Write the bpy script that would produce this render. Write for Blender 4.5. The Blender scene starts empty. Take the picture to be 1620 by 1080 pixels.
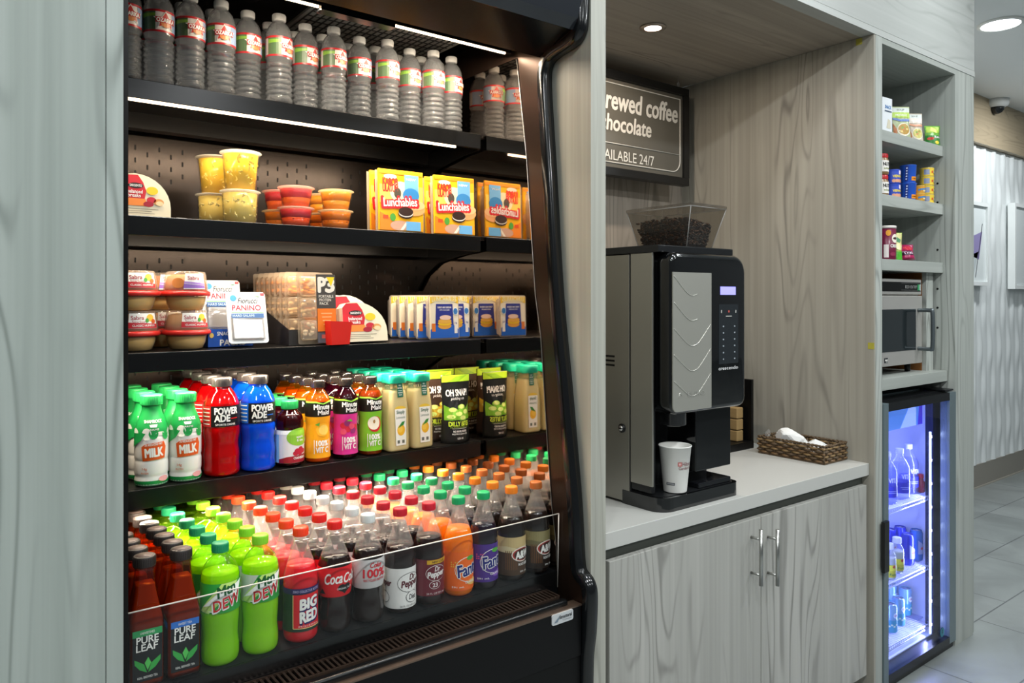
import bpy, bmesh, math, random
from mathutils import Vector, Matrix
from mathutils.geometry import tessellate_polygon
random.seed(7)
S = bpy.context.scene
COL = S.collection
# ---------------------------------------------------------------- camera
F, CX, HY, CAMH, CA, SA, Y0 = 1190.0, 810.0, 472.0, 1.5, 0.6114, 0.7913, 1.4003
cam_d = bpy.data.cameras.new('camera')
cam = bpy.data.objects.new('camera', cam_d)
COL.objects.link(cam)
cam.location = (0, -Y0, CAMH)
cam.rotation_euler = (math.pi / 2, 0, -math.atan2(CA, SA))
cam_d.sensor_width = 36
cam_d.lens = 36 * F / 1620
cam_d.shift_y = -(540 - HY) / 1620
cam_d.clip_start = 0.05
S.camera = cam
# ---------------------------------------------------------------- world, exposure
W = bpy.data.worlds.new('world')
S.world = W
W.use_nodes = True
bg = W.node_tree.nodes['Background']
bg.inputs[0].default_value = (0.86, 0.96, 1.0, 1)
bg.inputs[1].default_value = 0.13
S.view_settings.view_transform = 'Standard'
S.view_settings.look = 'None'
S.view_settings.gamma = 1
S.view_settings.use_curve_mapping = False
S.view_settings.exposure = 0.0
S.cycles.transparent_max_bounces = 24
S.cycles.max_bounces = 8
S.cycles.sample_clamp_indirect = 4
S.cycles.use_denoising = True
CEIL = 3.09
SOFF = 2.491
# ---------------------------------------------------------------- pixel helpers (real depth given)
def at(px, y):
    u = (px - CX) / F
    d = (Y0 + y) / (SA - CA * u)
    return d * (CA + SA * u), d
def pt(px, py, y):
    x, d = at(px, y)
    return Vector((x, y, CAMH - (py - HY) / F * d))
def ptx(px, py, x):
    u = (px - CX) / F
    d = x / (CA + SA * u)
    return Vector((x, d * (SA - CA * u) - Y0, CAMH - (py - HY) / F * d))
def area(name, loc, size, power, color, rot=(0, 0, 0), sy=None, spread=math.pi, parent=None):
    l = bpy.data.lights.new(name, 'AREA')
    l.energy = power
    l.color = color
    l.size = size
    if sy:
        l.shape = 'RECTANGLE'
        l.size_y = sy
    else:
        l.shape = 'DISK'
    l.spread = spread
    o = bpy.data.objects.new(name, l)
    COL.objects.link(o)
    o.location = loc
    o.rotation_euler = rot
    if parent:
        o.parent = parent
        o.location = Vector(loc) - parent.location
    return o
# ---------------------------------------------------------------- materials
def lin(c):
    if isinstance(c, str):
        c = [int(c[i:i + 2], 16) / 255 for i in (0, 2, 4)]
    return tuple((v / 12.92 if v <= .04045 else ((v + .055) / 1.055) ** 2.4) for v in c[:3]) + (1,)
_M = {}
def mat(color, rough=.5, metal=0., spec=.5, emit=0., bump=0., bscale=200., name=None, sss=0., coat=0., trans=0., var=0.):
    key = (color, rough, metal, spec, emit, bump, bscale, sss, coat, trans, var)
    if key in _M:
        return _M[key]
    m = bpy.data.materials.new(name or ('surface_' + str(color)))
    m.use_nodes = True
    nt = m.node_tree
    b = nt.nodes['Principled BSDF']
    c = lin(color)
    b.inputs['Base Color'].default_value = c
    b.inputs['Roughness'].default_value = rough
    b.inputs['Metallic'].default_value = metal
    b.inputs['Specular IOR Level'].default_value = spec
    b.inputs['Coat Weight'].default_value = coat
    b.inputs['Transmission Weight'].default_value = trans
    if sss:
        b.inputs['Subsurface Weight'].default_value = sss
        b.inputs['Subsurface Radius'].default_value = (.02, .02, .02)
    if emit:
        b.inputs['Emission Color'].default_value = c
        b.inputs['Emission Strength'].default_value = emit
    if bump or var:
        tc = nt.nodes.new('ShaderNodeTexCoord')
        n = nt.nodes.new('ShaderNodeTexNoise')
        n.inputs['Scale'].default_value = bscale
        n.inputs['Detail'].default_value = 4
        nt.links.new(tc.outputs['Object'], n.inputs['Vector'])
        if bump:
            bp = nt.nodes.new('ShaderNodeBump')
            bp.inputs['Strength'].default_value = bump
            bp.inputs['Distance'].default_value = .002
            nt.links.new(n.outputs['Fac'], bp.inputs['Height'])
            nt.links.new(bp.outputs[0], b.inputs['Normal'])
        if var:
            mx = nt.nodes.new('ShaderNodeMix')
            mx.data_type = 'RGBA'
            nt.links.new(n.outputs['Fac'], mx.inputs[0])
            mx.inputs[6].default_value = tuple(v * (1 - var) for v in c[:3]) + (1,)
            mx.inputs[7].default_value = tuple(min(1, v * (1 + var)) for v in c[:3]) + (1,)
            nt.links.new(mx.outputs[2], b.inputs['Base Color'])
    _M[key] = m
    return m
def clear(color='ffffff', body=.12, rim=1.0, rough=.06, name='clear_plastic', ior=1.45, diff='ffffff'):
    """see-through plastic: transparent with a Fresnel sheen and a little cloudy body"""
    key = ('clear', color, body, rim, rough, ior, diff)
    if key in _M:
        return _M[key]
    m = bpy.data.materials.new(name)
    m.use_nodes = True
    nt = m.node_tree
    nt.nodes.clear()
    out = nt.nodes.new('ShaderNodeOutputMaterial')
    tr = nt.nodes.new('ShaderNodeBsdfTransparent')
    tr.inputs[0].default_value = lin(color)
    df = nt.nodes.new('ShaderNodeBsdfTranslucent')
    df.inputs[0].default_value = lin(diff)
    dd = nt.nodes.new('ShaderNodeBsdfDiffuse')
    dd.inputs[0].default_value = lin(diff)
    md = nt.nodes.new('ShaderNodeMixShader')
    md.inputs[0].default_value = .5
    nt.links.new(df.outputs[0], md.inputs[1])
    nt.links.new(dd.outputs[0], md.inputs[2])
    m1 = nt.nodes.new('ShaderNodeMixShader')
    m1.inputs[0].default_value = body
    nt.links.new(tr.outputs[0], m1.inputs[1])
    nt.links.new(md.outputs[0], m1.inputs[2])
    gl = nt.nodes.new('ShaderNodeBsdfGlossy')
    gl.inputs['Roughness'].default_value = rough
    fr = nt.nodes.new('ShaderNodeFresnel')
    fr.inputs['IOR'].default_value = ior
    gm = nt.nodes.new('ShaderNodeNewGeometry')
    io = nt.nodes.new('ShaderNodeMix')
    nt.links.new(gm.outputs['Backfacing'], io.inputs[0])
    io.inputs[2].default_value = ior
    io.inputs[3].default_value = 1 / ior
    nt.links.new(io.outputs[0], fr.inputs['IOR'])
    mu = nt.nodes.new('ShaderNodeMath')
    mu.operation = 'MULTIPLY'
    mu.inputs[1].default_value = rim
    mu.use_clamp = True
    nt.links.new(fr.outputs[0], mu.inputs[0])
    m2 = nt.nodes.new('ShaderNodeMixShader')
    nt.links.new(mu.outputs[0], m2.inputs[0])
    nt.links.new(m1.outputs[0], m2.inputs[1])
    nt.links.new(gl.outputs[0], m2.inputs[2])
    nt.links.new(m2.outputs[0], out.inputs[0])
    _M[key] = m
    return m
def drink(color, trans=.45, rough=.12, name='drink'):
    """coloured liquid: diffuse + translucent, so back light glows through"""
    key = ('drink', color, trans)
    if key in _M:
        return _M[key]
    m = bpy.data.materials.new(name)
    m.use_nodes = True
    nt = m.node_tree
    b = nt.nodes['Principled BSDF']
    b.inputs['Base Color'].default_value = lin(color)
    b.inputs['Roughness'].default_value = rough
    t = nt.nodes.new('ShaderNodeBsdfTranslucent')
    t.inputs[0].default_value = lin(color)
    mx = nt.nodes.new('ShaderNodeMixShader')
    mx.inputs[0].default_value = trans
    nt.links.new(b.outputs[0], mx.inputs[1])
    nt.links.new(t.outputs[0], mx.inputs[2])
    nt.links.new(mx.outputs[0], nt.nodes['Material Output'].inputs[0])
    _M[key] = m
    return m
def wet_plastic():
    """water-filled thin plastic: refracting glass with a little milky scatter"""
    m = clear('ffffff', .34, 2.6, .10, 'water_filled_plastic', 1.5, 'e9eef2')
    nt = m.node_tree
    out = nt.nodes['Material Output']
    prev = out.inputs[0].links[0].from_socket
    g = nt.nodes.new('ShaderNodeBsdfGlass')
    g.inputs['IOR'].default_value = 1.33
    g.inputs['Roughness'].default_value = .02
    mx = nt.nodes.new('ShaderNodeMixShader')
    mx.inputs[0].default_value = .42
    nt.links.new(prev, mx.inputs[1])
    nt.links.new(g.outputs[0], mx.inputs[2])
    nt.links.new(mx.outputs[0], out.inputs[0])
    return m
def wood(axis='z', light='b3b3a8', dark='8e8e85', line='6d6d66', seed=0.):
    key = ('wood', axis, light, dark, seed)
    if key in _M:
        return _M[key]
    m = bpy.data.materials.new('grey_wood_grain_along_' + axis)
    m.use_nodes = True
    nt = m.node_tree
    N, L = nt.nodes.new, nt.links.new
    b = nt.nodes['Principled BSDF']
    b.inputs['Roughness'].default_value = .42
    b.inputs['Specular IOR Level'].default_value = .35
    tc = N('ShaderNodeTexCoord')
    ai = 'xyz'.index(axis)
    def noise(stretch, scale, detail, dist, off):
        mp = N('ShaderNodeMapping')
        sc = [1, 1, 1]
        sc[ai] = stretch
        mp.inputs['Scale'].default_value = sc
        mp.inputs['Location'].default_value = (off + seed, off * 1.3, off * .7)
        L(tc.outputs['Object'], mp.inputs['Vector'])
        n = N('ShaderNodeTexNoise')
        n.inputs['Scale'].default_value = scale
        n.inputs['Detail'].default_value = detail
        n.inputs['Distortion'].default_value = dist
        L(mp.outputs[0], n.inputs['Vector'])
        return n.outputs['Fac']
    def math_(op, a, bb=None, clamp=False):
        n = N('ShaderNodeMath')
        n.operation = op
        n.use_clamp = clamp
        for i, v in enumerate((a, bb)):
            if v is None:
                continue
            if isinstance(v, (int, float)):
                n.inputs[i].default_value = v
            else:
                L(v, n.inputs[i])
        return n.outputs[0]
    n1 = noise(.11, 5.5, 1.5, .25, 3.1)
    n2 = noise(.012, 55, 3, 0, 7.7)
    n3 = noise(.05, 6, 3, .3, 11.3)
    n4 = noise(.02, 30, 3, .2, 1.3)
    ring = math_('SINE', math_('MULTIPLY', n1, 105.))
    ring = math_('POWER', math_('MULTIPLY_ADD', ring, .5), 5.) if False else math_('POWER', math_('ADD', math_('MULTIPLY', ring, .5), .5), 7.)
    mask = math_('MULTIPLY', math_('SUBTRACT', n3, .49), 7., True)
    mask = math_('ADD', mask, .03, True)
    ring = math_('MULTIPLY', math_('MULTIPLY', ring, mask), math_('ADD', n4, .15))
    tone = math_('ADD', math_('MULTIPLY', n2, .42), math_('MULTIPLY', n3, .58))
    cr = N('ShaderNodeMapRange')
    cr.inputs[1].default_value = .33
    cr.inputs[2].default_value = .68
    L(tone, cr.inputs[0])
    m1 = N('ShaderNodeMix')
    m1.data_type = 'RGBA'
    L(cr.outputs[0], m1.inputs[0])
    m1.inputs[6].default_value = lin(dark)
    m1.inputs[7].default_value = lin(light)
    m2 = N('ShaderNodeMix')
    m2.data_type = 'RGBA'
    L(math_('MULTIPLY', ring, 1.0, True), m2.inputs[0])
    L(m1.outputs[2], m2.inputs[6])
    m2.inputs[7].default_value = lin(line)
    L(m2.outputs[2], b.inputs['Base Color'])
    _M[key] = m
    return m
# ---------------------------------------------------------------- mesh builder
class MB:
    def __init__(s):
        s.v, s.f, s.mi, s.sm, s.mats = [], [], [], [], []
    def idx(s, m):
        if m not in s.mats:
            s.mats.append(m)
        return s.mats.index(m)
    def add(s, vs, fs, m, smooth=False, M=None):
        o = len(s.v)
        k = s.idx(m)
        s.v += [tuple(M @ Vector(v)) if M is not None else tuple(v) for v in vs]
        for f in fs:
            s.f.append([i + o for i in f])
            s.mi.append(k)
            s.sm.append(smooth)
        return s
    def box(s, x0, x1, y0, y1, z0, z1, m, bevel=0., M=None):
        if bevel <= 0:
            vs = [(x, y, z) for x in (x0, x1) for y in (y0, y1) for z in (z0, z1)]
            fs = [(0, 1, 3, 2), (4, 6, 7, 5), (0, 4, 5, 1), (2, 3, 7, 6), (0, 2, 6, 4), (1, 5, 7, 3)]
            return s.add(vs, fs, m, False, M)
        bm = bmesh.new()
        bmesh.ops.create_cube(bm, size=1)
        for v in bm.verts:
            v.co = ((x0 + x1) / 2 + v.co.x * (x1 - x0), (y0 + y1) / 2 + v.co.y * (y1 - y0), (z0 + z1) / 2 + v.co.z * (z1 - z0))
        bmesh.ops.bevel(bm, geom=bm.edges[:], offset=bevel, segments=3, affect='EDGES', profile=.5)
        return s.bm(bm, m, True if bevel > .004 else False, M)
    def bm(s, bm, m, smooth=False, M=None):
        bm.verts.index_update()
        vs = [v.co.copy() for v in bm.verts]
        fs = [[v.index for v in f.verts] for f in bm.faces]
        bm.free()
        return s.add(vs, fs, m, smooth, M)
    def prism(s, poly, axis, a, b, m, M=None):
        """polygon in the other two axes (kept in xyz order), extruded along axis from a to b"""
        n = len(poly)
        def P(p, t):
            return {'x': (t, p[0], p[1]), 'y': (p[0], t, p[1]), 'z': (p[0], p[1], t)}[axis]
        vs = [P(p, a) for p in poly] + [P(p, b) for p in poly]
        fs = [(i, (i + 1) % n, (i + 1) % n + n, i + n) for i in range(n)]
        bm = bmesh.new()
        bv = [bm.verts.new(v) for v in vs]
        for f in fs:
            bm.faces.new([bv[i] for i in f])
        for tri in tessellate_polygon([[Vector((p[0], p[1], 0)) for p in poly]]):
            for o in (0, n):
                try:
                    bm.faces.new([bv[i + o] for i in tri])
                except ValueError:
                    pass
        bmesh.ops.recalc_face_normals(bm, faces=bm.faces[:])
        return s.bm(bm, m, False, M)
    def lathe(s, prof, m, n=24, sq=0., M=None, cap0=True, cap1=True, smooth=True, sx=1., sy=1.):
        vs, fs = [], []
        p = 2 + sq
        for r, z in prof:
            for k in range(n):
                a = 2 * math.pi * (k + .5) / n
                c, t = math.cos(a), math.sin(a)
                q = 1.0 if sq == 0 else 1 / (abs(c) ** p + abs(t) ** p) ** (1 / p)
                vs.append((r * c * q * sx, r * t * q * sy, z))
        for i in range(len(prof) - 1):
            for k in range(n):
                k2 = (k + 1) % n
                fs.append((i * n + k, i * n + k2, (i + 1) * n + k2, (i + 1) * n + k))
        if cap0:
            fs.append(tuple(range(n))[::-1])
        if cap1:
            o = (len(prof) - 1) * n
            fs.append(tuple(o + k for k in range(n)))
        return s.add(vs, fs, m, smooth, M)
    def tube(s, pts, r, m, n=8, closed=False, smooth=True, M=None):
        pts = [Vector(p) for p in pts]
        N_ = len(pts)
        vs, fs = [], []
        up = None
        for i, p in enumerate(pts):
            a = pts[i - 1] if (i > 0 or closed) else p
            b = pts[(i + 1) % N_] if (i < N_ - 1 or closed) else p
            t = (b - a).normalized()
            if up is None:
                up = t.orthogonal().normalized()
            up = (up - t * up.dot(t))
            up = up.normalized() if up.length > 1e-6 else t.orthogonal().normalized()
            w = t.cross(up)
            for k in range(n):
                an = 2 * math.pi * k / n
                vs.append(p + (up * math.cos(an) + w * math.sin(an)) * r)
        rng = N_ if closed else N_ - 1
        for i in range(rng):
            j = (i + 1) % N_
            for k in range(n):
                k2 = (k + 1) % n
                fs.append((i * n + k, i * n + k2, j * n + k2, j * n + k))
        if not closed:
            fs.append(tuple(range(n))[::-1])
            fs.append(tuple((N_ - 1) * n + k for k in range(n)))
        return s.add(vs, fs, m, smooth, M)
    def ball(s, c, r, m, seg=12, ring=8, M=None):
        bm = bmesh.new()
        bmesh.ops.create_uvsphere(bm, u_segments=seg, v_segments=ring, radius=1)
        rr = (r, r, r) if isinstance(r, (int, float)) else r
        for v in bm.verts:
            v.co = (c[0] + v.co.x * rr[0], c[1] + v.co.y * rr[1], c[2] + v.co.z * rr[2])
        return s.bm(bm, m, True, M)
    def mesh(s, name):
        me = bpy.data.meshes.new(name)
        me.from_pydata(s.v, [], s.f)
        for m in s.mats:
            me.materials.append(m)
        me.polygons.foreach_set('material_index', s.mi)
        me.polygons.foreach_set('use_smooth', s.sm)
        me.update()
        return me
# ---------------------------------------------------------------- objects
def tag(o, label=None, cat=None, group=None, kind=None):
    if label: o['label'] = label
    if cat: o['category'] = cat
    if group: o['group'] = group
    if kind: o['kind'] = kind
    return o
def link(name, data, parent=None):
    o = bpy.data.objects.new(name, data)
    COL.objects.link(o)
    if parent is not None:
        o.parent = parent
    return o
def thing(name, label, cat, loc=(0, 0, 0), rot=(0, 0, 0), group=None):
    o = link(name, None)
    o.empty_display_size = .05
    o.location = loc
    o.rotation_euler = rot
    return tag(o, label, cat, group)
def root_of(o):
    while o.parent is not None:
        o = o.parent
    return o
def part(name, mb, parent, label=None, kind=None):
    """mb in world coordinates; stored relative to the thing's base"""
    L_ = root_of(parent).location
    mb.v = [(v[0] - L_[0], v[1] - L_[1], v[2] - L_[2]) for v in mb.v]
    o = link(name, mb.mesh(name), parent)
    return tag(o, label=label, kind=kind)
def struct(name, mb):
    return tag(link(name, mb.mesh(name)), kind='structure')
def place(proto, name, label, cat, loc, rot=(0, 0, 0), group=None, scale=(1, 1, 1)):
    loc = (loc[0], loc[1], loc[2] + .03 * abs(math.sin(rot[0])))
    """one countable thing from a prototype: [(part_name, mesh, [(sub_name, mesh)...])...]; meshes shared"""
    if len(proto) == 1 and not proto[0][2]:
        o = link(name, proto[0][1])
        o.location, o.rotation_euler, o.scale = loc, rot, scale
        return tag(o, label, cat, group)
    r = thing(name, label, cat, loc, rot, group)
    r.scale = scale
    for pn, me, subs in proto:
        c = link(pn, me, r)
        for sn, sm in subs:
            link(sn, sm, c)
    return r
# ---------------------------------------------------------------- flat artwork, wrapped if asked
_T = {}
def glyphs(s, bold, shear):
    k = (s, bold, shear)
    if k not in _T:
        c = bpy.data.curves.new('lettering', 'FONT')
        c.body = s
        c.shear = shear
        c.resolution_u = 3
        o = bpy.data.objects.new('lettering', c)
        me = bpy.data.meshes.new_from_object(o)
        vs = [(v.co.x, v.co.y) for v in me.vertices]
        fs = [tuple(p.vertices) for p in me.polygons]
        bpy.data.objects.remove(o)
        bpy.data.curves.remove(c)
        bpy.data.meshes.remove(me)
        x0, x1 = min(v[0] for v in vs), max(v[0] for v in vs)
        y0, y1 = min(v[1] for v in vs), max(v[1] for v in vs)
        vs = [((v[0] - x0) / (x1 - x0) - .5, (v[1] - y0) / (y1 - y0) - .5) for v in vs]
        _T[k] = (vs, fs, (x1 - x0) / (y1 - y0))
    return _T[k]
class Art:
    def __init__(s):
        s.items = []
    def poly(s, pts, m, l=1):
        s.items.append(([tuple(p) for p in pts], [tuple(range(len(pts)))], m, l))
        return s
    def rect(s, cx, cz, w, h, m, l=1):
        return s.poly([(cx - w / 2, cz - h / 2), (cx + w / 2, cz - h / 2), (cx + w / 2, cz + h / 2), (cx - w / 2, cz + h / 2)], m, l)
    def ell(s, cx, cz, rx, rz, m, l=1, n=20):
        return s.poly([(cx + rx * math.cos(2 * math.pi * k / n), cz + rz * math.sin(2 * math.pi * k / n)) for k in range(n)], m, l)
    def text(s, t, cx, cz, w, h, m, l=2, bold=.02, shear=0., rot=0.):
        vs, fs, asp = glyphs(t, bold, shear)
        c, sn = math.cos(rot), math.sin(rot)
        out = []
        for x, y in vs:
            X, Y = x * w, y * h
            out.append((cx + X * c - Y * sn, cz + X * sn + Y * c))
        n = len(out)
        s.items.append((out, fs, m, l))
        if bold > .012:
            b = bold * h * .9
            for i, (dx, dz) in enumerate(((b, 0), (-b, 0), (0, b), (0, -b), (b * .7, b * .7), (-b * .7, -b * .7), (b * .7, -b * .7), (-b * .7, b * .7))):
                s.items.append(([(x + dx, z + dz) for x, z in out], fs, m, l - .08 * (i + 1)))
        return s
    def bake(s, mb, R=None, off=.0006, y0=0., M=None, step=.006, surf=None):
        for vs, fs, m, l in s.items:
            o = off + l * .00035
            if R is None and surf is None:
                mb.add([(x, y0 - o, z) for x, z in vs], [tuple(f) for f in fs], m, False, M)
                continue
            bm = bmesh.new()
            bv = [bm.verts.new((x, 0, z)) for x, z in vs]
            for f in fs:
                try:
                    bm.faces.new([bv[i] for i in f])
                except ValueError:
                    pass
            xs = [v[0] for v in vs]
            zs = [v[1] for v in vs]
            k = math.floor(min(xs) / step) + 1
            while k * step < max(xs):
                bmesh.ops.bisect_plane(bm, geom=bm.verts[:] + bm.edges[:] + bm.faces[:], plane_co=(k * step, 0, 0), plane_no=(1, 0, 0))
                k += 1
            k = math.floor(min(zs) / .01) + 1
            while k * .01 < max(zs):
                bmesh.ops.bisect_plane(bm, geom=bm.verts[:] + bm.edges[:] + bm.faces[:], plane_co=(0, 0, k * .01), plane_no=(0, 0, 1))
                k += 1
            for v in bm.verts:
                if surf is not None:
                    v.co.y = surf(v.co.x, v.co.z) - o
                    continue
                r0 = R(v.co.z)
                r = r0 + o
                a = v.co.x / r0
                v.co = (r * math.sin(a), -r * math.cos(a), v.co.z)
            mb.bm(bm, m, False, M)
        return mb
def rad(prof):
    def f(z):
        for (r0, z0), (r1, z1) in zip(prof, prof[1:]):
            if z0 <= z <= z1 and z1 > z0:
                return r0 + (r1 - r0) * (z - z0) / (z1 - z0)
        return prof[-1][0] if z > prof[-1][1] else prof[0][0]
    return f
def smoothprof(ctrl, n=4):
    """Catmull-Rom through (r, z) control points"""
    out = []
    c = [ctrl[0]] + list(ctrl) + [ctrl[-1]]
    for i in range(1, len(c) - 2):
        p0, p1, p2, p3 = c[i - 1], c[i], c[i + 1], c[i + 2]
        for k in range(n):
            t = k / n
            out.append(tuple(.5 * (2 * p1[j] + (p2[j] - p0[j]) * t + (2 * p0[j] - 5 * p1[j] + 4 * p2[j] - p3[j]) * t * t
                                   + (3 * p1[j] - p0[j] - 3 * p2[j] + p3[j]) * t ** 3) for j in (0, 1)))
    out.append(tuple(ctrl[-1]))
    return out
def smooth3(ctrl, n=5, closed=False):
    c = [Vector(p) for p in ctrl]
    c = [c[0]] + c + [c[-1]]
    out = []
    for i in range(1, len(c) - 2):
        p0, p1, p2, p3 = c[i - 1], c[i], c[i + 1], c[i + 2]
        for k in range(n):
            t = k / n
            out.append(.5 * (2 * p1 + (p2 - p0) * t + (2 * p0 - 5 * p1 + 4 * p2 - p3) * t * t + (3 * p1 - p0 - 3 * p2 + p3) * t ** 3))
    out.append(c[-1])
    return out
WHITE = mat('f4f4f0', .5)
BLACK = mat('090909', .4, 0., .3)
ORD = ['front', 'second', 'third', 'fourth', 'fifth', 'sixth', 'seventh', 'eighth', 'ninth', 'tenth', 'eleventh', 'twelfth', 'thirteenth', 'fourteenth']
# ================================================================ the setting
WOODZ = wood('z', 'abb3ad', '8b948d', '6b736d')
WOODX = wood('x', seed=4.2)
WOODN = wood('z', 'a1978a', '82796f', '5e584e', 2.4)      # niche lining, the same grain in browner tones
WOODNX = wood('x', 'aea497', '8c8377', '625c52', 8.4)
def tile_material():
    m = bpy.data.materials.new('grey_stone_floor_tile')
    m.use_nodes = True
    nt = m.node_tree
    N, L = nt.nodes.new, nt.links.new
    b = nt.nodes['Principled BSDF']
    b.inputs['Roughness'].default_value = .38
    tc = N('ShaderNodeTexCoord')
    mp = N('ShaderNodeMapping')
    mp.inputs['Location'].default_value = (-4.205 + .33 + 6.6, -.05 + 6.8, 0)
    L(tc.outputs['Object'], mp.inputs[0])
    br = N('ShaderNodeTexBrick')
    br.inputs['Scale'].default_value = 1
    br.inputs['Brick Width'].default_value = .66
    br.inputs['Row Height'].default_value = .34
    br.inputs['Mortar Size'].default_value = .0035
    br.inputs['Mortar Smooth'].default_value = .2
    br.inputs['Color1'].default_value = lin('7f8584')
    br.inputs['Color2'].default_value = lin('878c8b')
    br.inputs['Mortar'].default_value = lin('54585a')
    L(mp.outputs[0], br.inputs[0])
    n = N('ShaderNodeTexNoise')
    n.inputs['Scale'].default_value = 3.2
    n.inputs['Detail'].default_value = 7
    n.inputs['Distortion'].default_value = .6
    L(tc.outputs['Object'], n.inputs['Vector'])
    rp = N('ShaderNodeMapRange')
    rp.inputs[1].default_value, rp.inputs[2].default_value = .3, .7
    rp.inputs[3].default_value, rp.inputs[4].default_value = .78, 1.16
    L(n.outputs['Fac'], rp.inputs[0])
    mx = N('ShaderNodeMix')
    mx.data_type = 'RGBA'
    mx.blend_type = 'MULTIPLY'
    mx.inputs[0].default_value = 1
    L(br.outputs['Color'], mx.inputs[6])
    L(rp.outputs[0], mx.inputs[7])
    L(mx.outputs[2], b.inputs['Base Color'])
    return m
CEILM = mat('e4e7e7', .8)
struct('floor', MB().box(-3, 10, -5.2, 1.1, -.05, 0, tile_material()))
struct('ceiling', MB().box(-3, 10, -5.2, 1.1, CEIL, CEIL + .05, CEILM))
# millwork
XL, XC0, XC1, XN, XU0, XU1, XR = .256, 1.337, 1.390, 2.794, 2.855, 3.499, 3.696
struct('wall_left', MB().box(-1.6, .2295, 0, .95, 0, SOFF, WOODZ).box(.2305, XL, -.001, .95, 0, SOFF, WOODZ))
struct('trim_1', MB().box(XC0, XC1, 0, .95, 0, SOFF, wood('z', seed=9.1)))
struct('trim_2', MB().box(-1.6, XR + .003, .0, .93, SOFF + .0265, CEIL, wood('x', 'b3b6b2', 'a3a6a2', '8b8e8a', 1.1)).box(-1.6, XR + .003, -.002, .05, SOFF, SOFF + .024, wood('x', 'b9bcb8', 'a9aca8', '9b9e9a', 1.1)))
struct('trim_3', MB().box(XC1, XN, .05, .909, SOFF, SOFF + .02, WOODNX))
struct('wall_back', MB().box(XC1, XN, .909, .93, 0, SOFF, WOODN))
# wavy white feature wall at the end of the hall
WY = 1.07
zt = pt(1542, 229.6, WY).z
zb = pt(1541.5, 735, WY).z
def wavy():
    x0, x1, nx, nz = 4.2, 9.2, 460, 200
    vs, fs = [], []
    for j in range(nz + 1):
        z = zb + (zt - zb) * j / nz
        for i in range(nx + 1):
            x = x0 + (x1 - x0) * i / nx
            p, q = .098, .62
            a = x / p + .13 * math.sin(2 * math.pi * z / q)
            k = math.floor(a)
            t = a - k
            amp = .5 + .5 * math.sin(2 * math.pi * (z / q) + math.pi * (k % 2))
            h = (abs(math.sin(math.pi * t))) * (.002 + .014 * amp * amp)
            vs.append((x, WY - .002 - h, z))
    for j in range(nz):
        for i in range(nx):
            a = j * (nx + 1) + i
            fs.append((a, a + 1, a + nx + 2, a + nx + 1))
    return MB().add(vs, fs, mat('dfe4e4', .45), True).box(x0, x1, WY, WY + .04, 0, CEIL, mat('dfe4e4', .5))
struct('wall_far', wavy())
struct('baseboard_far', MB().box(4.2, 9.2, WY - .012, WY + .01, .0, zb, mat('8f8b82', .5)).box(4.2, 9.2, WY - .018, WY - .01, 0, .012, mat('a39e94', .5)))
struct('trim_4', MB().box(4.2, 9.2, WY - .05, WY + .01, zt + .005, CEIL, wood('x', 'b5a58a', '9f9078', '8d7f68', 6.6)))
# ---------------------------------------------------------------- ceiling lamps and their light
def ceiling_light(x, y, label, r=.1, power=26, col=(.95, .985, 1.0)):
    t = thing('ceiling_light', label, 'ceiling light', (x, y, CEIL), group='recessed lamps in the hall ceiling')
    part('trim_ring', MB().lathe([(r, CEIL - .001), (r + .018, CEIL - .001), (r + .018, CEIL - .008), (r, CEIL - .012)], WHITE, 32, M=Matrix.Translation((x, y, 0)), cap0=False, cap1=False), t)
    part('diffuser', MB().lathe([(r - .001, CEIL - .004), (r - .001, CEIL - .007)], mat('f2fbff', .5, emit=9.), 32, M=Matrix.Translation((x, y, 0))), t)
    area('lamp', (x, y, CEIL - .014), r * 1.9, power, col, parent=t)
p = pt(1583, 37, 0)
ceiling_light(4.895, .314, 'round recessed ceiling lamp past the tall shelf unit', power=24)
for i, (x, y) in enumerate([(-.6, -1.5), (.9, -1.5), (2.4, -1.5), (3.9, -1.5), (6.6, .314), (-.6, -3.4), (1.5, -3.4), (3.9, -3.4), (1.75, -.45), (3.25, -.45)]):
    ceiling_light(x, y, 'round recessed ceiling lamp over the aisle facing the shelves', power=22 if x > 6 else ((5.5 if x > 3 else 11) if y > -1 else 29))
# ---------------------------------------------------------------- security camera
p = ptx(1577, 160, 1)
d_ = F * (CEIL - CAMH) / (HY - 158)
cx_ = d_ * (CA + SA * (1577 - CX) / F)
cy_ = d_ * (SA - CA * (1577 - CX) / F) - Y0
T = Matrix.Translation((cx_, cy_, 0))
t = thing('security_camera', 'white dome security camera with dark lens under the ceiling', 'security camera', (cx_, cy_, CEIL))
part('housing', MB().lathe([(.085, CEIL - .001), (.085, CEIL - .03), (.078, CEIL - .05), (.055, CEIL - .062)], mat('dcdedd', .4), 28, M=T), t)
part('dome', MB().lathe([(.054, CEIL - .062), (.05, CEIL - .082), (.036, CEIL - .102), (.015, CEIL - .112), (.001, CEIL - .113)], mat('16181a', .08), 24, M=T), t)
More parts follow.
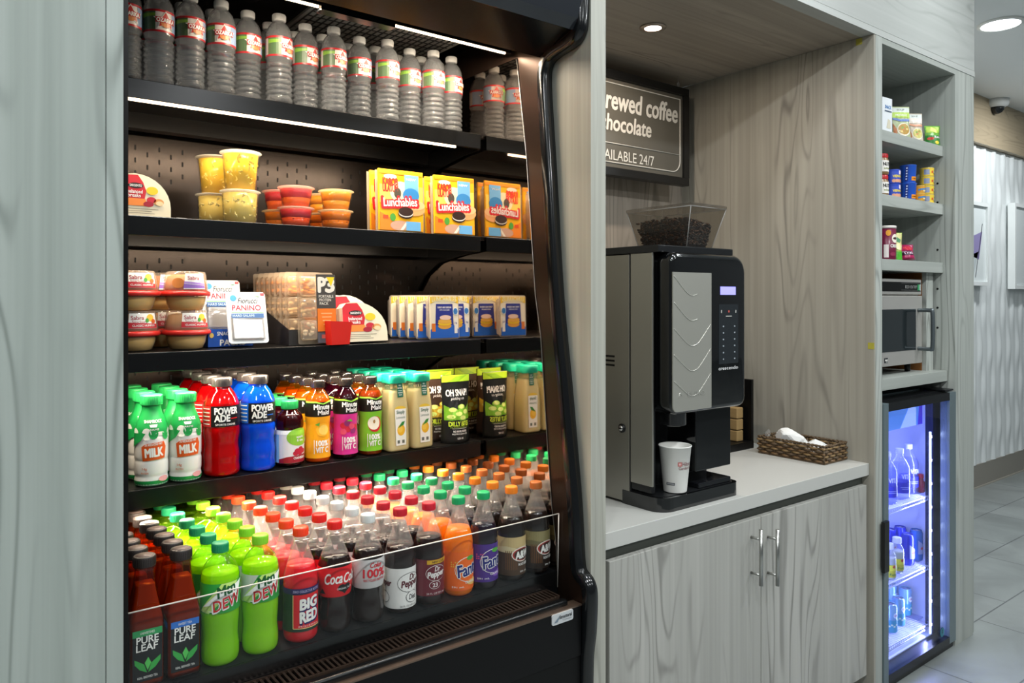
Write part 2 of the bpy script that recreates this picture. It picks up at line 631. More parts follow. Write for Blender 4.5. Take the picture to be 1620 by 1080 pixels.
# ---------------------------------------------------------------- pictures on the wavy wall
def wall_picture(px0, px1, py0, py1, name, label, artfn):
    y = WY - .075
    a, b = pt(px0, (py0 + py1) / 2, y), pt(px1, py0, y)
    z1 = b.z
    z0 = pt(px1, py1, y).z
    t = thing(name, label, 'picture', (a.x, y, z0))
    fr = MB()
    w = .03
    fm = mat('e6eae9', .35)
    fr.box(a.x, b.x, y, WY - .02, z0, z0 + w, fm).box(a.x, b.x, y, WY - .02, z1 - w, z1, fm)
    fr.box(a.x, a.x + w, y, WY - .02, z0 + w, z1 - w, fm).box(b.x - w, b.x, y, WY - .02, z0 + w, z1 - w, fm)
    part('frame', fr, t)
    pm = MB()
    pm.box(a.x + w, b.x - w, y + .015, WY - .022, z0 + w, z1 - w, mat('dfe6e6', .2))
    A = Art()
    artfn(A, b.x, (z0 + z1) / 2, z1 - z0)
    A.bake(pm, y0=y + .014)
    part('print', pm, t)
def art1(A, x, z, h):
    A.poly([(x - .34, z + .04), (x - .1, z + .1), (x - .16, z - .12), (x - .3, z - .1)], mat('8f86b4', .4))
    A.poly([(x - .1, z + .16), (x - .09, z + .16), (x - .22, z - .26), (x - .23, z - .26)], mat('5f6468', .4))
    A.poly([(x - .36, z - .1), (x - .17, z - .06), (x - .28, z - .28)], mat('b9c2c4', .4))
wall_picture(1500, 1565, 322, 452, 'wall_picture', 'pale framed abstract print with purple patch on the wavy white wall', art1)
wall_picture(1606, 1668, 333, 458, 'wall_panel', 'plain pale square panel hung on the wavy white wall', lambda A, x, z, h: None)
# ================================================================ base cabinet, worktop
YD = .022
xa, xb, xc = at(964.5, YD)[0], at(1204.2, YD)[0], at(1371, YD)[0]
CT = .8805
t = thing('base_cabinet', 'grey wood base cabinet with two doors under the coffee worktop', 'cabinet', (2.09, .45, 0))
part('carcass', MB().box(XC1 + .002, XN - .002, YD + .022, .9, .085, CT - .046, mat('4f524c', .6)).box(XC1 + .002, XN - .002, .1, .9, 0, .085, mat('6c706a', .6)), t)
DW = wood('z', 'b0afa9', '92928c', '6f6e69', 5.5)
def door(x0, x1, hx):
    d = part('door', MB().box(x0, x1, YD, YD + .02, .085, .80, DW, .0012), t)
    z1, z0 = pt(hx, 838, YD - .04).z, pt(hx, 927, YD - .04).z
    x = at(hx, YD - .04)[0]
    st = mat('b9b9b5', .28, 1.)
    h = MB().tube([(x, YD - .036, z0), (x, YD - .036, z1)], .0062, st, 14)
    for zz in (z0 + .032, z1 - .032):
        h.tube([(x, YD, zz), (x, YD - .034, zz)], .0042, st, 10)
    part('handle', h, d, 'brushed steel bar handle')
door(xa, xb - .0015, 1205.7)
door(xb + .0015, xc, 1231.8)
tag(link('worktop', MB().box(XC1 + .0005, XN - .0005, .018, .908, CT - .045, CT, mat('b8b8b3', .38, bump=.02, var=.03, bscale=400), .0015).mesh('worktop')),
    'white solid surface worktop under the coffee machine', 'worktop')
# ================================================================ tall shelf unit
TW = wood('z', 'b0b4ae', '90958f', '6f736d', 3.3)
t = thing('tall_shelf_unit', 'tall grey wood shelf unit holding snacks, microwave and small fridge', 'shelf unit', ((XN + XR) / 2, .3, 0))
zct = pt(1395, 68.4, 0).z
part('side_panel', MB().box(XN, XN + .012, 0, .93, 0, SOFF - .001, wood('z', 'aca89c', '8c887d', '64605a', 6.1)).box(XN + .012, XU0, -.001, .93, 0, SOFF - .001, TW), t)
sp = part('side_panel', MB().box(XU1, XR - .012, 0, .93, 0, SOFF - .001, TW).box(XR - .0115, XR, .001, .93, 0.006, SOFF - .001, TW), t)
for py in (395, 456.7, 486.5, 518, 290, 320):
    q = ptx(1483.3, py, XU1 - .001)
    part('pin_hole', MB().lathe([(.0045, 0), (.0045, .0012)], BLACK, 10, M=Matrix.Translation((XU1 - .0008, q.y, q.z)) @ Matrix.Rotation(-math.pi / 2, 4, 'Y')), sp)
part('top_panel', MB().box(XU0, XU1, 0.0, .6, zct, SOFF - .001, wood('x', 'a9ada7', '90958f', '6f736d', 3.9)), t)
part('back_panel', MB().box(XU0, XU1, .6, .615, 0, zct, TW), t)
SHZ = []
for py0, py1, y in ((204, 222, .047), (306, 324.4, .047), (409, 427, .047), (600, 618.5, .03)):
    z1, z0 = pt(1394, py0, y).z, pt(1394, py1, y).z
    SHZ.append(z1)
    part('shelf', MB().box(XU0 + .0005, XU1 - .0005, y, .6, z0, z1, wood('x', 'b0b4ae', '969b95', '7a7e78', py0 * .1), .001), t)
part('filler_strip', MB().box(at(1465.5, .082)[0], at(1476, .082)[0], .082, .10, SHZ[3], SHZ[2] - .045, TW), t)
part('packing_board', MB().box(at(1457.5, .10)[0] + .001, at(1466, .10)[0], .10, .5, SHZ[3], SHZ[2] - .045, mat('7a4c1c', .8)), t, 'brown board edge beside the microwave')
# yellow stickers
for (px, py, xx, lab) in ((1359, 66, XN - .0006, 'small yellow sticker high on the niche side wall'), (1378, 547, XN - .0006, 'faint yellow sticker on the shelf unit side below the shadow')):
    q = ptx(px, py, xx)
    tag(link('yellow_sticker', MB().box(xx - .0002, xx + .0004, q.y - .012, q.y + .012, q.z - .012, q.z + .012, mat('a8a03a', .6)).mesh('yellow_sticker')), lab, 'sticker')
# ================================================================ soffit downlight
q = pt(1033, 43, .46)
t = thing('soffit_downlight', 'small round warm downlight set in the wooden soffit over coffee', 'downlight', (q.x, .46, SOFF))
T = Matrix.Translation((q.x, .46, 0))
part('trim_ring', MB().lathe([(.032, SOFF - .0005), (.048, SOFF - .0005), (.048, SOFF - .004), (.032, SOFF - .006)], mat('a89c90', .35, .6), 28, M=T, cap0=False, cap1=False), t)
part('lens', MB().lathe([(.031, SOFF - .002), (.031, SOFF - .004)], mat('ffe6d2', .5, emit=14.), 24, M=T), t)
area('lamp', (q.x, .46, SOFF - .012), .05, 6.5, (1, .85, .70), parent=t)
# ================================================================ coffee sign
YS = .78
TR, BR_ = pt(1090.6, 141.4, YS), pt(1088.6, 294, YS)
sx1 = TR.x
sz0, sz1 = BR_.z, TR.z
sx0 = sx1 - 1.05
t = thing('coffee_sign', 'black framed hanging sign about brewed coffee, available 24/7', 'sign', ((sx0 + sx1) / 2, YS, sz0))
fb = mat('0c0c0c', .4)
w = .034
part('frame', MB().box(sx0, sx1, YS, YS + .04, sz1 - w, sz1, fb, .002).box(sx0, sx1, YS, YS + .04, sz0, sz0 + w, fb, .002)
     .box(sx0, sx0 + w, YS, YS + .04, sz0 + w, sz1 - w, fb).box(sx1 - w, sx1, YS, YS + .04, sz0 + w, sz1 - w, fb), t)
pb = part('sign_panel', MB().box(sx0 + w, sx1 - w, YS + .012, YS + .03, sz0 + w, sz1 - w, mat('5b5850', .45)), t, 'taupe printed panel')
A = Art()
lw = mat('d9d7cf', .5)
x0, x1, z0, z1 = sx0 + w + .02, sx1 - w - .018, sz0 + w + .022, sz1 - w - .018
zd = pt(1075, 244.2 - .2, YS).z
r = .05
lt = MB()
th = .0022
yl = YS + .010
path = [(x0, yl, z1), (x1, yl, z1), (x1, yl, z0 + r)] + [(x1 - r + r * math.cos(a), yl, z0 + r - r * math.sin(a)) for a in [k * math.pi / 16 for k in range(1, 9)]] + [(x0, yl, z0), (x0, yl, z1)]
lt.tube(path, th, lw, 6, smooth=False)
lt.tube([(x0, yl, zd), (x1, yl, zd)], th * .8, lw, 6)
def row(tx, px0, px1, pyt, pyb, full, bold, shear=.0):
    xa_, xb_ = at(px0, YS)[0], at(px1, YS)[0]
    za, zb_ = pt(px1, pyt, YS).z, pt(px1, pyb, YS).z
    A.text(tx, xb_ - (xb_ - xa_) * full / 2, (za + zb_) / 2, (xb_ - xa_) * full, za - zb_, lw, 2, bold, shear)
row('brewed coffee', 963, 1074.5, 165.5, 194, 1.11, .035, .12)
row('hot chocolate', 963, 1033, 193, 217, 1.62, .035, .12)
row('AVAILABLE 24/7', 962, 1037.5, 247, 262.5, 1.27, -.012)
A.bake(lt, y0=YS + .0115)
part('lettering', lt, pb)
hk = MB()
xh = at(1073, YS + .02)[0]
hk.tube([(xh, YS + .02, sz1), (xh, YS + .02, SOFF)], .0012, mat('c8c8c8', .3, 1.), 6)
hk.tube([(xh - .008, YS + .02, sz1 + .02), (xh, YS + .02, sz1), (xh + .008, YS + .02, sz1 + .02), (xh, YS + .02, sz1 + .028), (xh - .008, YS + .02, sz1 + .02)], .0012, mat('c8c8c8', .3, 1.), 6)
part('hanging_wire', hk, t)
part('hanging_wire', MB().tube([(sx0 + .1, YS + .02, sz1), (sx0 + .1, YS + .02, SOFF)], .0012, mat('c8c8c8', .3, 1.), 6), t)
# ================================================================ coffee machine
STEEL = mat('a8a59c', .36, .9, bump=.04, bscale=60)
PIANO = mat('0a0b0c', .07, coat=.6)
x0, x1 = 1.662, 2.028
t = thing('coffee_machine', 'tall black and steel coffee machine with bean hopper on worktop', 'coffee machine', ((x0 + x1) / 2, .3, CT))
def rrect(xa, xb, ya, yb, rs, n=6):
    """rounded rectangle, radii for corners (xa,ya) (xb,ya) (xb,yb) (xa,yb)"""
    out = []
    for (cx, cy, a0), r in zip(((xa, ya, math.pi), (xb, ya, 1.5 * math.pi), (xb, yb, 0), (xa, yb, .5 * math.pi)), rs):
        r = max(r, 1e-4)
        ox = cx + (r if cx == xa else -r)
        oy = cy + (r if cy == ya else -r)
        for k in range(n + 1):
            a = a0 + .5 * math.pi * k / n
            out.append((ox + r * math.cos(a), oy + r * math.sin(a)))
    return out
part('drip_tray', MB().prism(rrect(x0 - .004, x1, .042, .20, (.05, .03, .002, .002)), 'z', CT, .922, PIANO).prism(rrect(x0 + .008, x1 - .012, .054, .18, (.042, .022, .002, .002)), 'z', .922, .9235, mat('17181a', .3)), t)
part('body', MB().box(x0 + .002, x1 - .004, .17, .60, .885, 1.632, mat('1a1b1c', .3)).box(x0 + .004, x1 - .004, .1, .18, 1.17, 1.632, mat('141516', .25)).box(x0 + .004, x0 + .02, .09, .18, .93, 1.18, mat('141516', .25)), t)
part('side_panel', MB().box(x0 - .003, x0 + .003, .172, .60, .888, 1.632, STEEL, .001), t, 'brushed steel side panel with lock')
part('side_panel', MB().box(x0 - .003, x0 + .004, .080, .1665, .951, 1.634, mat('b3b0a6', .33, .85), .002), t, 'pale steel front side strip')
q = ptx(984, 677, x0 - .004)
RY = Matrix.Translation((x0 - .003, q.y, q.z)) @ Matrix.Rotation(-math.pi / 2, 4, 'Y')
part('lock', MB().lathe([(.0135, 0), (.0135, .004), (.009, .005), (.009, .0065)], BLACK, 20, M=RY).lathe([(.008, .005), (.008, .0085)], mat('c9c9c6', .25, 1.), 16, M=RY).box(-.0015, .0015, -.005, .005, .0085, .0092, BLACK, M=RY), t)
lv = MB()
for py in (563, 570, 577):
    q = ptx(965, py, x0 - .003)
    lv.box(x0 - .0036, x0 - .0025, q.y - .02, q.y + .07, q.z - .003, q.z + .003, BLACK)
part('vent_louvres', lv, t)
part('top_cover', MB().box(x0 - .006, x1 - .02, .055, .60, 1.634, 1.656, mat('1b1c1d', .15), .003), t)
FY = .022
dr = MB()
bm = bmesh.new()
prof_xz = rrect(x0 + .012, x1 + .004, 1.163, 1.634, (.035, .03, .055, .03))
bv0 = [bm.verts.new((p[0], FY, p[1])) for p in prof_xz]
bm.faces.new(bv0)
r_ = bmesh.ops.extrude_face_region(bm, geom=bm.faces[:])
bmesh.ops.translate(bm, verts=[g for g in r_['geom'] if isinstance(g, bmesh.types.BMVert)], vec=(0, .09, 0))
bmesh.ops.recalc_face_normals(bm, faces=bm.faces[:])
fe = [e for e in bm.edges if all(abs(v.co.y - FY) < 1e-6 for v in e.verts)]
bmesh.ops.bevel(bm, geom=fe, offset=.016, segments=4, affect='EDGES', profile=.5)
dr.bm(bm, PIANO, True)
dr = part('front_door', dr, t, 'glossy black front door')
def fp(px, py, y=FY):
    q = pt(px, py, y)
    return q.x, q.z
(a0, a1), (b0, b1) = fp(1063.5, 655), fp(1124.5, 434)
sil = MB()
sil.prism(rrect(a0, b0, a1 + .004, b1 + .004, (.018, .001, .001, .001)), 'y', FY - .0025, FY + .001, mat('a9a89f', .42, .55))
chm = mat('d0cfc7', .3, .7)
for k in range(5):
    cz = b1 - .062 - k * .0735
    wdt = b0 - a0
    ptsx = [(a0 + .004, FY - .003, cz + .055 - .002 * k), (a0 + wdt * .28, FY - .003, cz + .016), (a0 + wdt * .42, FY - .003, cz + .001), (a0 + wdt * .52, FY - .003, cz - .001), (a0 + wdt * .62, FY - .003, cz + .003)]
    sil.tube(smooth3(ptsx, 4), .0011, chm, 6)
    if k >= 2:
        sil.tube(smooth3([ptsx[-1], (a0 + wdt * .74, FY - .003, cz + .02), (b0 - .004, FY - .003, cz + .06)], 4), .0007, chm, 6)
sil.tube(smooth3([(a0 + .025, FY - .003, a1 + .045), (a0 + .03, FY - .003, a1 + .058), (a0 + .04, FY - .003, a1 + .05)], 4), .001, chm, 6)
A = Art()
A.text('EURO', a0 + wdt * .6, a1 + .052, wdt * .45, .013, chm, 1, -.01)
A.bake(sil, y0=FY - .0026)
part('chevron_panel', sil, dr, 'silver panel with raised chevrons')
(a0, a1), (b0, b1) = fp(1139.5, 466), fp(1163.5, 453.5)
part('display', MB().box(a0, b0, FY - .001, FY + .002, a1, b1, mat('8f8cf0', .4, emit=1.0)), dr, 'lit lavender display')
(a0, a1), (b0, b1) = fp(1137, 576), fp(1167.5, 481)
kp = MB().box(a0, b0, FY - .0008, FY + .002, a1, b1, mat('23272a', .12))
A = Art()
for i in range(6):
    for s_ in (.22, .8):
        A.ell(a0 + (b0 - a0) * s_, a1 + (b1 - a1) * (.08 + .11 * i), .0035, .0025, mat('9aa2a8', .4), 1, 10)
A.ell((a0 + b0) / 2, a1 + (b1 - a1) * .88, .004, .004, mat('b05048', .4), 1, 12)
for s_ in (.12, .86):
    A.rect(a0 + (b0 - a0) * s_, a1 + (b1 - a1) * .88, .003, .009, lw, 1)
A.rect((a0 + b0) / 2, a1 + (b1 - a1) * .80, .03, .002, lw, 1)
A.bake(kp, y0=FY - .0008)
part('key_pad', kp, dr, 'touch key panel')
A = Art()
(a0, a1), (b0, b1) = fp(1136.5, 584), fp(1167, 576)
A.text('crescendo', (a0 + b0) / 2, (a1 + b1) / 2 - .003, (b0 - a0), .010, mat('e8e8e8', .4), 1, .0)
part('lettering', A.bake(MB(), y0=FY), dr)
q = pt(1080, 676, .06)
part('spout', MB().lathe([(.036, 1.12), (.040, 1.125), (.040, 1.165), (.044, 1.17), (.044, 1.18)], mat('2a2b2d', .12, .4), 28, M=Matrix.Translation((q.x, .095, 0))), t)
(a0, a1), (b0, b1) = fp(1098, 755, .06), fp(1156, 658, .06)
part('lower_panel', MB().box(a0 + .008, b0, .06, .18, a1 + .015, 1.165, PIANO, .003), t, 'glossy black lower panel')
(a0, a1), (b0, b1) = fp(1096, 772, .07), fp(1150, 755, .07)
part('waste_drawer', MB().box(a0 + .01, b0, .055, .17, .9236, .940, mat('121316', .1), .003), t)
# bean hopper
hp = MB()
zb0, zb1 = 1.656, 1.772
bot = [(1.788, .060), (1.9065, .060), (1.9065, .25), (1.788, .25)]
top = [(1.758, .020), (1.925, .020), (1.925, .275), (1.758, .275)]
vs = [(x, y, zb0) for x, y in bot] + [(x, y, zb1) for x, y in top]
smoke = clear('d9d5ce', .02, 1.0, .03, 'smoked_clear_plastic')
hp.add(vs, [(0, 1, 5, 4), (1, 2, 6, 5), (2, 3, 7, 6), (3, 0, 4, 7)], smoke)
hp = part('hopper', hp, t, 'smoked clear bean hopper')
part('hopper_lid', MB().box(1.755, 1.928, .017, .278, zb1, zb1 + .010, clear('d9d5ce', .03, 1.2, .03, 'smoked_clear_lid'), .004), hp)
rimm = MB()
for a_, b_ in zip(top, top[1:] + top[:1]):
    rimm.tube([(a_[0], a_[1], zb1), (b_[0], b_[1], zb1)], .0018, clear('c8c8c4', .35, 2., .1, 'plastic_rim'), 6)
for a_, b_ in zip(bot, top):
    rimm.tube([(a_[0], a_[1], zb0), (b_[0], b_[1], zb1)], .0016, clear('c8c8c4', .35, 2., .1, 'plastic_rim'), 6)
part('hopper_rim', rimm, hp)
bean = MB()
bmat = mat('24150a', .3, var=.35, bscale=30)
bmat2 = mat('50331c', .25)
f_ = .62
core = [(1.800, .074), (1.895, .074), (1.895, .24), (1.800, .24)]
bean.add([(x, y, zb0 + .002) for x, y in core] + [(1.787, .058, zb0 + .084), (1.904, .058, zb0 + .068), (1.904, .245, zb0 + .074), (1.787, .245, zb0 + .074)], [(0, 1, 5, 4), (1, 2, 6, 5), (2, 3, 7, 6), (3, 0, 4, 7), (4, 5, 6, 7), (3, 2, 1, 0)], bmat)
rb = random.Random(3)
unit = bmesh.new()
bmesh.ops.create_uvsphere(unit, u_segments=8, v_segments=5, radius=1)
uv_, uf_ = [v.co.copy() for v in unit.verts], [[v.index for v in f.verts] for f in unit.faces]
unit.free()
def add_bean(x, y, z):
    M = Matrix.Translation((x, y, z)) @ Matrix.Rotation(rb.random() * 6.3, 4, 'Z') @ Matrix.Rotation(rb.random() * 6.3, 4, 'X') @ Matrix.Diagonal((.0056, .004, .0032, 1))
    bean.add(uv_, uf_, bmat2 if rb.random() < .35 else bmat, True, M)
for k in range(520):
    x, y = 1.780 + rb.random() * .13, .05 + rb.random() * .2
    add_bean(min(max(x, 1.79), 1.898), min(max(y, .062), .24), zb0 + .084 - .017 * (x - 1.777) / .135 + .012 * rb.random() * (1 - abs(y - .15) / .12))
for k in range(360):
    s_ = rb.random()
    yy = .064 - .0155 * s_ + rb.random() * (.182 + .028 * s_)
    add_bean(1.8005 - .0165 * s_, max(.075, yy), zb0 + .008 + .078 * s_)
for k in range(260):
    s_ = rb.random()
    add_bean(1.801 - .014 * s_ + rb.random() * (.094 + .022 * s_), .0725 - .0175 * s_, zb0 + .008 + .068 * s_)
tag(link('coffee_beans', bean.mesh('coffee_beans')), 'dark roasted coffee beans filling the hopper of the coffee machine', 'coffee beans', kind='stuff')
# paper cup on the tray
q = pt(1068, 772, .085)
qc = pt(1068, 703, .085)
hgt = qc.z - .9245
rt, rb_ = .0475, .034
cp = [(rb_, 0), (rt, hgt - .004)]
mbc = MB().lathe([(rb_ - .002, .003), (rb_, 0), (rb_ + .0005, .002), (rt, hgt - .004), (rt + .0018, hgt - .003), (rt + .002, hgt - .001), (rt + .0008, hgt), (rt - .001, hgt - .003), (rb_ - .001, .006)], mat('e9e8e2', .55), 40)
A = Art()
gx = .008
A.rect(-.004 + gx, hgt * .635, .012, .012, mat('b4524e', .5), 1)
A.rect(-.004 + gx, hgt * .635, .007, .007, mat('d8b0ab', .5), 2)
A.text('Hilton', .020 + gx, hgt * .635, .032, .0125, mat('77343a', .5), 1, .01)
A.text('Garden Inn', .018 + gx, hgt * .545, .05, .009, mat('77343a', .5), 1, .005)
A.rect(-.022, hgt * .2, .026, .0075, mat('3a3c3e', .5), 1)
A.rect(-.022, hgt * .2, .022, .004, mat('9a9c9e', .5), 2)
A.bake(mbc, rad(cp))
cl = place([('paper_cup', mbc.mesh('paper_cup'), [])], 'paper_cup', 'white paper coffee cup with red logo on the machine tray', 'cup', (q.x, .085, .9245), (0, 0, -.64))
# ================================================================ black cup organiser behind the machine
xo0, xo1 = 2.42, at(1192.3, .455)[0]
zo = pt(1192, 600, .455).z
t = thing('sleeve_organiser', 'black open organiser holding tan sleeves behind the coffee machine', 'organiser', ((xo0 + xo1) / 2, .6, CT))
part('case', MB().box(xo1 - .014, xo1, .455, .72, CT, zo, BLACK, .002).box(xo0, xo0 + .012, .455, .72, CT, zo, BLACK).box(xo0, xo1, .708, .72, CT, zo, BLACK).box(xo0, xo1, .455, .72, CT, CT + .03, BLACK)
     .box(xo0, xo1, .70, .72, zo - .02, zo, BLACK), t)
for k in range(3):
    zk = CT + .0305 + k * .047
    tag(link('cup_sleeve_stack', MB().box(at(1166, .48)[0], at(1176, .48)[0], .48, .6, zk, zk + .044, mat('9c8052', .8, bump=.3, bscale=150), .004).mesh('cup_sleeve_stack')),
        ['tan cardboard sleeves at the bottom of the black organiser', 'tan cardboard sleeves midway up the black organiser', 'topmost tan cardboard sleeves in the black organiser'][k], 'cup sleeves', 'tan sleeves in the organiser')
# ================================================================ wicker basket
Bx0, Bx1, By0, By1 = 2.628, 2.784, .100, .385
t = thing('wicker_basket', 'shallow brown wicker basket with napkins at worktop end', 'basket', ((Bx0 + Bx1) / 2, (By0 + By1) / 2, CT))
wm = [mat('6e5334', .55, var=.3, bscale=60), mat('574530', .55, var=.3, bscale=60), mat('7d6440', .55, var=.3, bscale=60)]
def perim(n, grow, ph, amp):
    out = []
    Lx, Ly = Bx1 - Bx0, By1 - By0
    P_ = 2 * (Lx + Ly)
    for k in range(n):
        s_ = P_ * k / n
        o = amp * math.sin(ph + math.pi * s_ / .0235)
        g = grow + o
        if s_ < Lx: out.append((Bx0 + s_, By0 - g))
        elif s_ < Lx + Ly: out.append((Bx1 + g, By0 + s_ - Lx))
        elif s_ < 2 * Lx + Ly: out.append((Bx1 - (s_ - Lx - Ly), By1 + g))
        else: out.append((Bx0 - g, By1 - (s_ - 2 * Lx - Ly)))
    return out
wv = MB()
for k in range(6):
    z = CT + .009 + k * .0096
    wv.tube([(x, y, z) for x, y in perim(300, -.004 + .0004 * k, (k % 2) * math.pi, .0042)], .0046, wm[k % 3], 6, True)
part('woven_wall', wv, t)
stk = MB()
for (x, y) in perim(50, -.0035, 0, 0):
    stk.tube([(x, y, CT + .003), (x, y, CT + .064)], .0028, wm[1], 6)
part('stakes', stk, t)
rm = MB()
for ph in (0, math.pi):
    pr = perim(260, -.003, ph, .003)
    rm.tube([(x, y, CT + .067 + .0022 * math.sin(ph + i * .7)) for i, (x, y) in enumerate(pr)], .0034, wm[1], 6, True)
part('rim', rm, t)
part('bottom', MB().box(Bx0, Bx1, By0, By1, CT + .001, CT + .006, wm[1]), t)
def crumple(name, cx, cy, cz, sx, sy, sz, m, lab, seed, rot=0):
    bm = bmesh.new()
    bmesh.ops.create_icosphere(bm, subdivisions=4, radius=1)
    r = random.Random(seed)
    dirs = [(Vector((r.uniform(-1, 1), r.uniform(-1, 1), r.uniform(-1, 1))).normalized(), r.uniform(.55, .9)) for _ in range(26)]
    for v in bm.verts:
        s_ = min([1.0] + [dd / max(1e-3, v.co.dot(d)) for d, dd in dirs if v.co.dot(d) > .3])
        v.co = v.co * s_
        v.co = Matrix.Rotation(rot, 3, 'Z') @ Vector((v.co.x * sx, v.co.y * sy, max(-1, v.co.z) * sz))
        v.co += Vector((cx, cy, cz))
    tag(link(name, MB().bm(bm, m, False).mesh(name)), lab, 'napkins')
crumple('napkin_packet', 2.70, .285, CT + .058, .052, .078, .052, mat('f1f2f0', .6), 'crumpled white napkin packet piled high in the wicker basket', 5, .5)
crumple('napkin_packet', 2.712, .185, CT + .046, .058, .055, .036, mat('e9ebea', .6), 'flatter white napkin packet at the near end of basket', 9)
crumple('plastic_wrap', 2.655, .362, CT + .070, .018, .014, .030, clear('ffffff', .12, 1.4, .1, 'clear_wrap'), 'clear crinkled plastic wrap at the far end of the basket', 12)
# ================================================================ open refrigerated merchandiser
XM, XI = 1.302, .275                  # mirror plane, inner left side
YSH, YB = .423, .82                   # shelf fronts, back wall
SZ = [1.988, 1.685, 1.3805, 1.077]    # shelf tops
STR = [pt(203, 119.7, YSH).z]
CBLK = mat('0b0c0d', .24, .0, .38)
CMET = mat('3b3531', .26, .9)
DMET = mat('1b1a19', .3, .6)
LEDC = (1.0, .83, .63)
ck = thing('refrigerated_display_case', 'tall black open refrigerated display case stocked with drinks and snacks', 'display fridge', ((XL + XC0) / 2, .45, 0))
bk = MB().box(XI, XM, YB, YB + .03, .70, 2.30, CMET)
sl = mat('070707', .6)
for sh in range(5):
    zt_ = ([2.20] + SZ)[sh] - .075
    for c in range(34):
        x = XI + .04 + c * .03
        if (c // 3) % 4 == 3:
            continue
        for r in range(3):
            zz = zt_ - r * .034 - (c % 2) * .017
            bk.box(x - .0022, x + .0022, YB - .0006, YB + .001, zz - .013, zz, sl)
part('back_wall', bk, ck, 'brown metal back wall with slots')
part('side_wall', MB().box(XL + .002, XI, .06, YB + .03, .05, 2.42, DMET), ck)
# right end panel: curved outline, read as (y, z)
xe = 1.322
outl = [(925, -60), (924, 20), (920, 52), (907, 68), (880, 86), (868, 104), (866, 140), (873, 260), (885, 467), (897, 597), (905, 690), (914, 800), (918, 880), (922, 905), (934, 922), (938, 945), (936, 1000), (931, 1075)]
ol = [ptx(a, b, xe) for a, b in outl]
ol = [(v.y, v.z) for v in ol]
ol.append((ol[-1][0] + .0, .05))
ol[0] = (ol[0][0], 2.42)
sm = smooth3([(0, y, z) for y, z in ol], 5)
pan = [(v.y + .012, v.z) for v in sm]
pan = pan + [(YB + .03, .05), (YB + .03, 2.42)]
ep = part('end_panel', MB().prism(pan, 'x', XM + .002, XC0 - .004, mat('3a2c24', .34, .75)), ck, 'brown metal end panel')
bump = MB()
off = [(-.017, -.012), (.017, -.012)]
n_ = len(sm)
vs, fs = [], []
ringp = [(-.0185, .014), (-.0185, -.004), (-.013, -.011), (0, -.013), (.013, -.011), (.0165, -.004), (.0165, .014)]
for i, v in enumerate(sm):
    a, b = sm[max(0, i - 1)], sm[min(n_ - 1, i + 1)]
    tn = (b - a).normalized()
    nr = Vector((0, -tn.z, tn.y)) if True else None
    if nr.y > 0:
        nr = -nr
    for dx, dn in ringp:
        q_ = v + nr * (-dn)
        vs.append((xe + dx - .002, q_.y + .004, q_.z))
m_ = len(ringp)
for i in range(n_ - 1):
    for k in range(m_ - 1):
        fs.append((i * m_ + k, i * m_ + k + 1, (i + 1) * m_ + k + 1, (i + 1) * m_ + k))
part('bumper', MB().add(vs, fs, mat('0b0d0f', .16, .0, .6), True), ck, 'glossy black edge trim')
# mirror: polished steel inner side
me_ = [(817.5, 92), (833, 249), (847, 467), (855.6, 531), (866, 700), (873, 800), (880, 860), (882, 930)]
ml = [ptx(a, b, XM) for a, b in me_]
mp_ = [(v.y, v.z) for v in ml]
mp_[-1] = (mp_[-1][0], .74)
part('mirror_panel', MB().prism(mp_ + [(YB, .74), (YB, mp_[0][1])], 'x', XM, XM + .0018, mat('cfc3b8', .04, 1.)), ck, 'polished reflecting side panel')
em = MB()
em.tube([(XM - .0005, a, b) for a, b in mp_], .0011, mat('c9c4bd', .3, 1.), 6)
part('mirror_edge', em, ck)
# canopy
cp0 = pt(901.7, 46.7, .038)
can = [(.038, 2.191), (.165, 2.152), (.178, 2.205), (.235, 2.212), (.30, 2.205), (.32, 2.262), (YB + .03, 2.262), (YB + .03, 2.42), (.0, 2.42), (-.004, 2.33), (.02, 2.205)]
can0 = part('canopy', MB().prism(can, 'x', XL + .003, XM + .0015, CBLK), ck)
part('canopy_visor', MB().prism([(-.012, 2.42), (-.016, 2.34), (.010, 2.212), (.030, 2.188), (.036, 2.190), (.016, 2.215), (-.002, 2.33), (-.002, 2.42)], 'x', XL + .003, XM + .0015, mat('23262b', .12, 0., .7)), can0)
gr = MB().box(.78, 1.24, .40, .70, 2.254, 2.261, mat('a8a49c', .5))
for k in range(24):
    gr.box(.79 + k * .0187, .794 + k * .0187, .405, .695, 2.2525, 2.2545, mat('34322f', .5))
for k in range(9):
    gr.box(.79, 1.23, .41 + k * .034, .413 + k * .034, 2.2522, 2.2545, mat('34322f', .5))
part('air_grille', gr, can0, 'pale honeycomb air grille')
LEDM = mat('ffe0b8', .5, emit=7.0)
LEDH = mat('ffe0b8', .5, emit=2.2)
yl_ = .285
for a_, b_ in ((420, 504), (625, 799)):
    xa_, xb_ = at(a_, yl_)[0], at(b_, yl_)[0]
    ls = part('light_strip', MB().box(xa_, xb_, yl_ - .0025, yl_ + .0025, 2.1865, 2.1915, LEDM).box(xa_, xb_ + .02, yl_ - .004, yl_ + .006, 2.1915, 2.2085, CBLK), can0, 'lit warm light strip')
    area('strip_lamp', ((xa_ + xb_) / 2, yl_, 2.1845), xb_ - xa_, 13 * (xb_ - xa_), LEDC, (math.radians(14), 0, 0), .005, parent=ls)
    ls.children[0].location = Vector(((xa_ + xb_) / 2, yl_, 2.1845)) - ck.location
part('strip_holder', MB().box(at(505, yl_)[0], at(622, yl_)[0], yl_ - .012, yl_ + .02, 2.18, 2.204, CBLK), can0)
